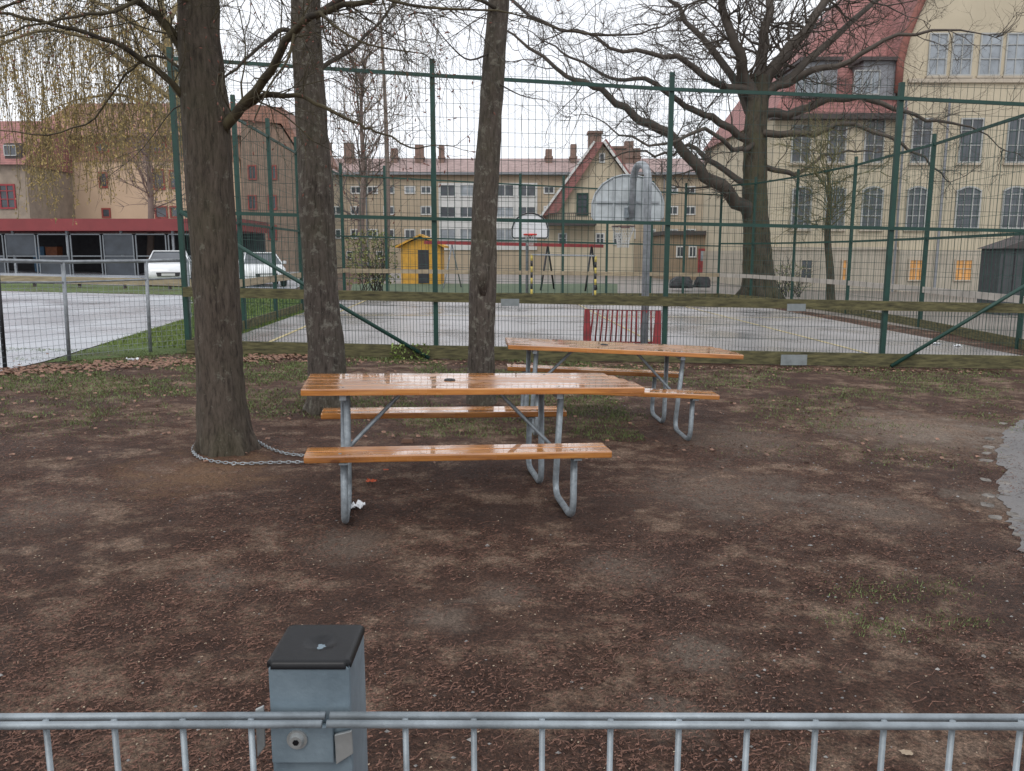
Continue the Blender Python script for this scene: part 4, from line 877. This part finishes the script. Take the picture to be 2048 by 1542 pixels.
def shrub(px,Y,w,h,label,n=900,mt='shrub_leaf'):
    b=GY(px,Y); root=thing('shrub',label,'shrub',b); mb=MB()
    for k in range(26): twig(mb,b+Vector((rnd(-.3,.3)*w,rnd(-.3,.3),0)),Vector((rnd(-.6,.6),rnd(-.6,.6),1)),h*rnd(.6,1),.02,1,.03,4,.2)
    mb.build('stems','branch_bark',root,recalc=False); mb=MB()
    for k in range(n):
        a=rnd(0,6.28); r=math.sqrt(random.random())*w*.6; p=b+Vector((r*math.cos(a),r*math.sin(a),h*rnd(.15,1)*(1-.3*(r/w)))); s=rnd(.03,.06)*h/2.2; u=Vector((rnd(-1,1),rnd(-1,1),rnd(-1,1))).normalized()*s; v=Vector((rnd(-1,1),rnd(-1,1),rnd(-1,1))).normalized()*s
        mb.add([p-u,p-v,p+u,p+v],[(0,1,2,3)])
    mb.build('leaves',mt,root,recalc=False)
shrub(745,32,1.7,2.6,'yellow green budding shrub beyond the far court fence')
shrub(1580,36,1.5,1.6,'low dull green shrub at the foot of the school wall',400)
b=G(835,716); root=thing('weed','leafy green weed growing at the foot of the green fence post','plant',b); mb=MB()
for k in range(110):
    p=b+Vector((rnd(-.4,.2),rnd(-.25,-.1),rnd(.02,.24))); s=rnd(.015,.03); u=Vector((rnd(-1,1),rnd(-1,1),rnd(-1,1))).normalized()*s; v=Vector((rnd(-1,1),rnd(-1,1),rnd(-1,1))).normalized()*s; mb.add([p-u,p-v,p+u,p+v],[(0,1,2,3)])
mb.build('leaves','verge_blade',root)
mb=MB()
for k in range(10): mb.tube([b+Vector((rnd(-.1,.1),-.14,0)),b+Vector((rnd(-.4,.2),rnd(-.24,-.12),rnd(.1,.22)))],.004,4)
mb.build('stems','branch_moss',root)
# ------------------------------------------------------------------ chain
def chain(pts,mb,L_=.043,w=.011,r=.0037):
    pts=smooth_path(pts,8); tot=[0]
    for i in range(1,len(pts)): tot.append(tot[-1]+(pts[i]-pts[i-1]).length)
    n=int(tot[-1]/(L_*.78)); j=0
    for k in range(n):
        s=k*L_*.78
        while j<len(tot)-2 and tot[j+1]<s: j+=1
        t=(s-tot[j])/max(1e-6,tot[j+1]-tot[j]); p=pts[j].lerp(pts[j+1],t); d=(pts[j+1]-pts[j]).normalized()
        side=d.cross(Vector((0,0,1))).normalized(); side.rotate(Matrix.Rotation(.6 if k%2 else -.8,3,d)); q=[]
        for a in range(11):
            an=2*math.pi*a/10; q.append(p+d*math.cos(an)*L_*.5+side*math.sin(an)*w)
        mb.tube(q,r,5,cap=False)
mb=MB(); u=Vector((0,0,.016))
cpts=[G(660,922)+u,G(630,928)+u,G(600,928)+u,G(540,929)+u,G(480,931)+u,G(432,927)+u,G(400,919)+u,G(386,905)+u,G(394,890)+u,G(420,878)+u,G(455,872)+u,G(492,875)+u,G(515,886)+u,G(540,900)+u,G(570,910)+u,G(600,914)+u,G(660,918)+u]
chain(cpts,mb); tag(mb.build('chain','chain_steel',org=G(450,930),smooth=True),'galvanised steel chain lying around the nearest tree and leading to the table','chain')
# ------------------------------------------------------------------ litter
def scrap(px,py,s,mt,label,name='paper_scrap',cat='litter',flat=.3,seed=0):
    p=G(px,py); mb=MB(); n=7; vs=[]
    for i in range(n+1):
        for j in range(n+1):
            u=i/n-.5; w=j/n-.5; vs.append((p.x+u*s*(1+.5*noise.noise(Vector((w*4,seed,0)))),p.y+w*s*.7*(1+.5*noise.noise(Vector((u*4,seed,3)))),p.z+.012+s*flat*abs(noise.noise(Vector((u*5+seed,w*5,1))))))
    q=n+1; mb.add(vs,[(i*q+j,(i+1)*q+j,(i+1)*q+j+1,i*q+j+1) for i in range(n) for j in range(n)]); tag(mb.build(name,mt,org=p,smooth=False),label,cat)
scrap(712,1018,.10,'paper','crumpled white paper scrap on the dirt under the near table',seed=1,flat=.6)
scrap(743,966,.075,'peel','larger bright orange scrap on the dirt under the near table',name='orange_scrap',seed=4)
scrap(772,943,.04,'peel','tiny bright orange scrap behind the larger one under the near table',name='orange_scrap',seed=7)
scrap(265,723,.14,'paper','white paper scrap among brown leaves by the grey fence',seed=9,flat=.6)
scrap(1873,690,.16,'paper','white litter lying on the court near its right side',seed=12,flat=.5)
scrap(1915,694,.13,'paper','dull white cup like litter on the court, right of the other piece',seed=15,flat=.5)
scrap(1812,1512,.035,'wood_raw','pale wood splinter on the dirt at the lower right',name='wood_splinter',seed=17,flat=.2)
p=G(815,885); mb=MB(); mb.prism([(p.x-.06,p.y-.03,p.z),(p.x+.05,p.y-.02,p.z),(p.x+.04,p.y-.01,p.z+.03),(p.x-.04,p.y-.015,p.z+.035)],(0.01,.05,0)); tag(mb.build('wood_block','wood_dark',org=p,bevel=.005),'small brown wood block on the dirt under the near table','wood block')
def chips(name,n,fn,mt,kind='stuff'):
    mb=MB()
    for _ in range(n):
        r=fn()
        if r is None: continue
        x,y,L_,w,z=r; a=rnd(0,math.pi); tilt=rnd(-.3,.3); c,s=math.cos(a),math.sin(a); zz=gz(x)+z
        dx,dy=c*L_/2,s*L_/2; nx,ny=-s*w/2,c*w/2; dz=abs(tilt)*L_*.5; bend=rnd(-.3,.3)*L_
        mb.add([(x-dx-nx,y-dy-ny,zz),(x-dx+nx,y-dy+ny,zz+w*.5),(x+nx+bend*-s,y+ny+bend*c,zz+dz+w*.5),(x-nx+bend*-s,y-ny+bend*c,zz+dz),(x+dx-nx,y+dy-ny,zz+dz*.4),(x+dx+nx,y+dy+ny,zz+dz*.4+w*.5)],[(0,3,2,1),(3,4,5,2)])
    return tag(mb.build(name,mt,recalc=False),kind=kind)
def near(e=1.45):
    y=.9+8.5*random.random()**e; x=rnd(-.72,.72)*(y+.6); return x,y
def f1():
    x,y=near(1.6); v=noise.noise(Vector((x*1.1,y*1.3,0)))+.6*noise.noise(Vector((x*3,y*3.4,4)))
    if v<rnd(-.35,.10): return None
    return x,y,rnd(.006,.024),rnd(.0018,.005),rnd(0,.006)
tag(chips('bark_litter',140000,f1,'bark_chip'),'dark red brown bark litter covering the bare ground','bark litter')
def f2():
    x,y=near(1.7); return x,y,rnd(.025,.09),rnd(.0014,.003),rnd(.001,.009)
tag(chips('twig_litter',7000,f2,'bark_chip'),'thin fallen twigs scattered over the bare ground','twigs')
def f3():
    k=random.random()
    if k<.55:
        t=random.random(); a,b=G(-60,748),G(620,712); p=a.lerp(b,t); return p.x+rnd(-.3,.3),p.y+random.gauss(-.05,.25),rnd(.03,.06),rnd(.02,.04),rnd(.002,.03)
    if k<.75:
        t=random.random(); a,b=G(600,722),G(1990,745); p=a.lerp(b,t); return p.x,p.y+random.gauss(-.05,.12),rnd(.03,.05),rnd(.015,.03),rnd(.002,.02)
    x=rnd(-7,4); y=rnd(6,12); return (x,y,rnd(.02,.045),rnd(.015,.03),rnd(.002,.012))
tag(chips('leaf_litter',2300,f3,'leaf_brown'),'dry brown leaves drifted along the fences','leaves')
def f5():
    x,y=near(); return x,y,rnd(.003,.011),rnd(.002,.005),rnd(.002,.008)
tag(chips('wood_chips',4500,f5,'wood_raw'),'tiny pale wood chips scattered on the dirt','wood chips')
mb=MB()
for _ in range(900):
    x,y=near()
    if random.random()<.5: x=abs(x)*.6+y*.25
    s=rnd(.003,.010)*(1.6 if random.random()<.12 else 1); z=gz(x); o=[Vector((rnd(.7,1.2)*sx*s,rnd(.6,1.1)*sy*s,sz*s*rnd(.4,.8))) for sx,sy,sz in ((1,0,0),(-1,0,0),(0,1,0),(0,-1,0),(0,0,1),(0,0,-1))]
    mb.add([(x+v.x,y+v.y,z+v.z+s*.2) for v in o],[(0,2,4),(2,1,4),(1,3,4),(3,0,4),(2,0,5),(1,2,5),(3,1,5),(0,3,5)])
tag(mb.build('pebbles','pebble_stone'),'grey pebbles scattered on the dirt','pebbles',kind='stuff')
def grass(n,fn,hmin,hmax,label,name='grass',mt='grass_blade'):
    mb=MB()
    for _ in range(n):
        r=fn()
        if r is None: continue
        x,y=r; h=rnd(hmin,hmax); a=rnd(0,6.28); w=rnd(.002,.005)*max(.6,y/7); lx,ly=rnd(-.9,.9)*h,rnd(-.9,.9)*h; z=gz(x)
        c,s=math.cos(a)*w,math.sin(a)*w; mb.v+= [(x-c,y-s,z),(x+c,y+s,z),(x+lx,y+ly,z+h)]; k=len(mb.v); mb.f.append((k-3,k-2,k-1))
    return tag(mb.build(name,mt,recalc=False),label,'grass',kind='stuff')
def inblob(x,y):
    return noise.noise(Vector((x*.8,y*.9,11)))+.6*noise.noise(Vector((x*3.1,y*3.1,2)))
def g1():
    x=rnd(-8,1.2); y=rnd(7.0,12.6)
    lim=-.12+.10*abs(y-9.8)
    if inblob(x,y)<lim-.05+rnd(-.25,.25): return None
    return x,y
grass(85000,g1,.012,.036,'patchy short green grass around the tree trunks')
def g2():
    x=rnd(1.0,8.5); y=rnd(7.5,12.4); 
    if inblob(x,y)<.08+.03*abs(y-10.5)+rnd(-.25,.25): return None
    return x,y
grass(34000,g2,.010,.028,'thin patchy grass in front of the court fence on the right')
spots=[(G(*q),s) for q,s in (((1830,905),.22),((1760,900),.18),((1800,925),.15),((1790,1260),.05),((1880,1175),.06),((1735,1190),.06),((1640,850),.25),((1700,1240),.05),((80,850),.25),((110,840),.25),((200,850),.25),((1900,1240),.05),((1560,900),.2),((1780,1180),.08))]
def g3():
    p,s=random.choice(spots); return p.x+random.gauss(0,s*1.8),p.y+random.gauss(0,s*1.2)
grass(2600,g3,.006,.02,'small tufts of grass on the bare dirt at the right')
va,vb=G(95,724),G(385,636)
def g4():
    y=rnd(13,30); 
    t=(y-CL.y)/(FL.y-CL.y); xr_=CL.x+(FL.x-CL.x)*t
    if y<vb.y: tt=(y-va.y)/(vb.y-va.y); xl_=va.x+(vb.x-va.x)*tt
    else: xl_=vb.x-(y-vb.y)*.42
    x=rnd(xl_,xr_)
    if inblob(x,y)<-.35: return None
    return x,y
grass(36000,g4,.03,.08,'green grass verge between the parking lot and the court',mt='verge_blade')
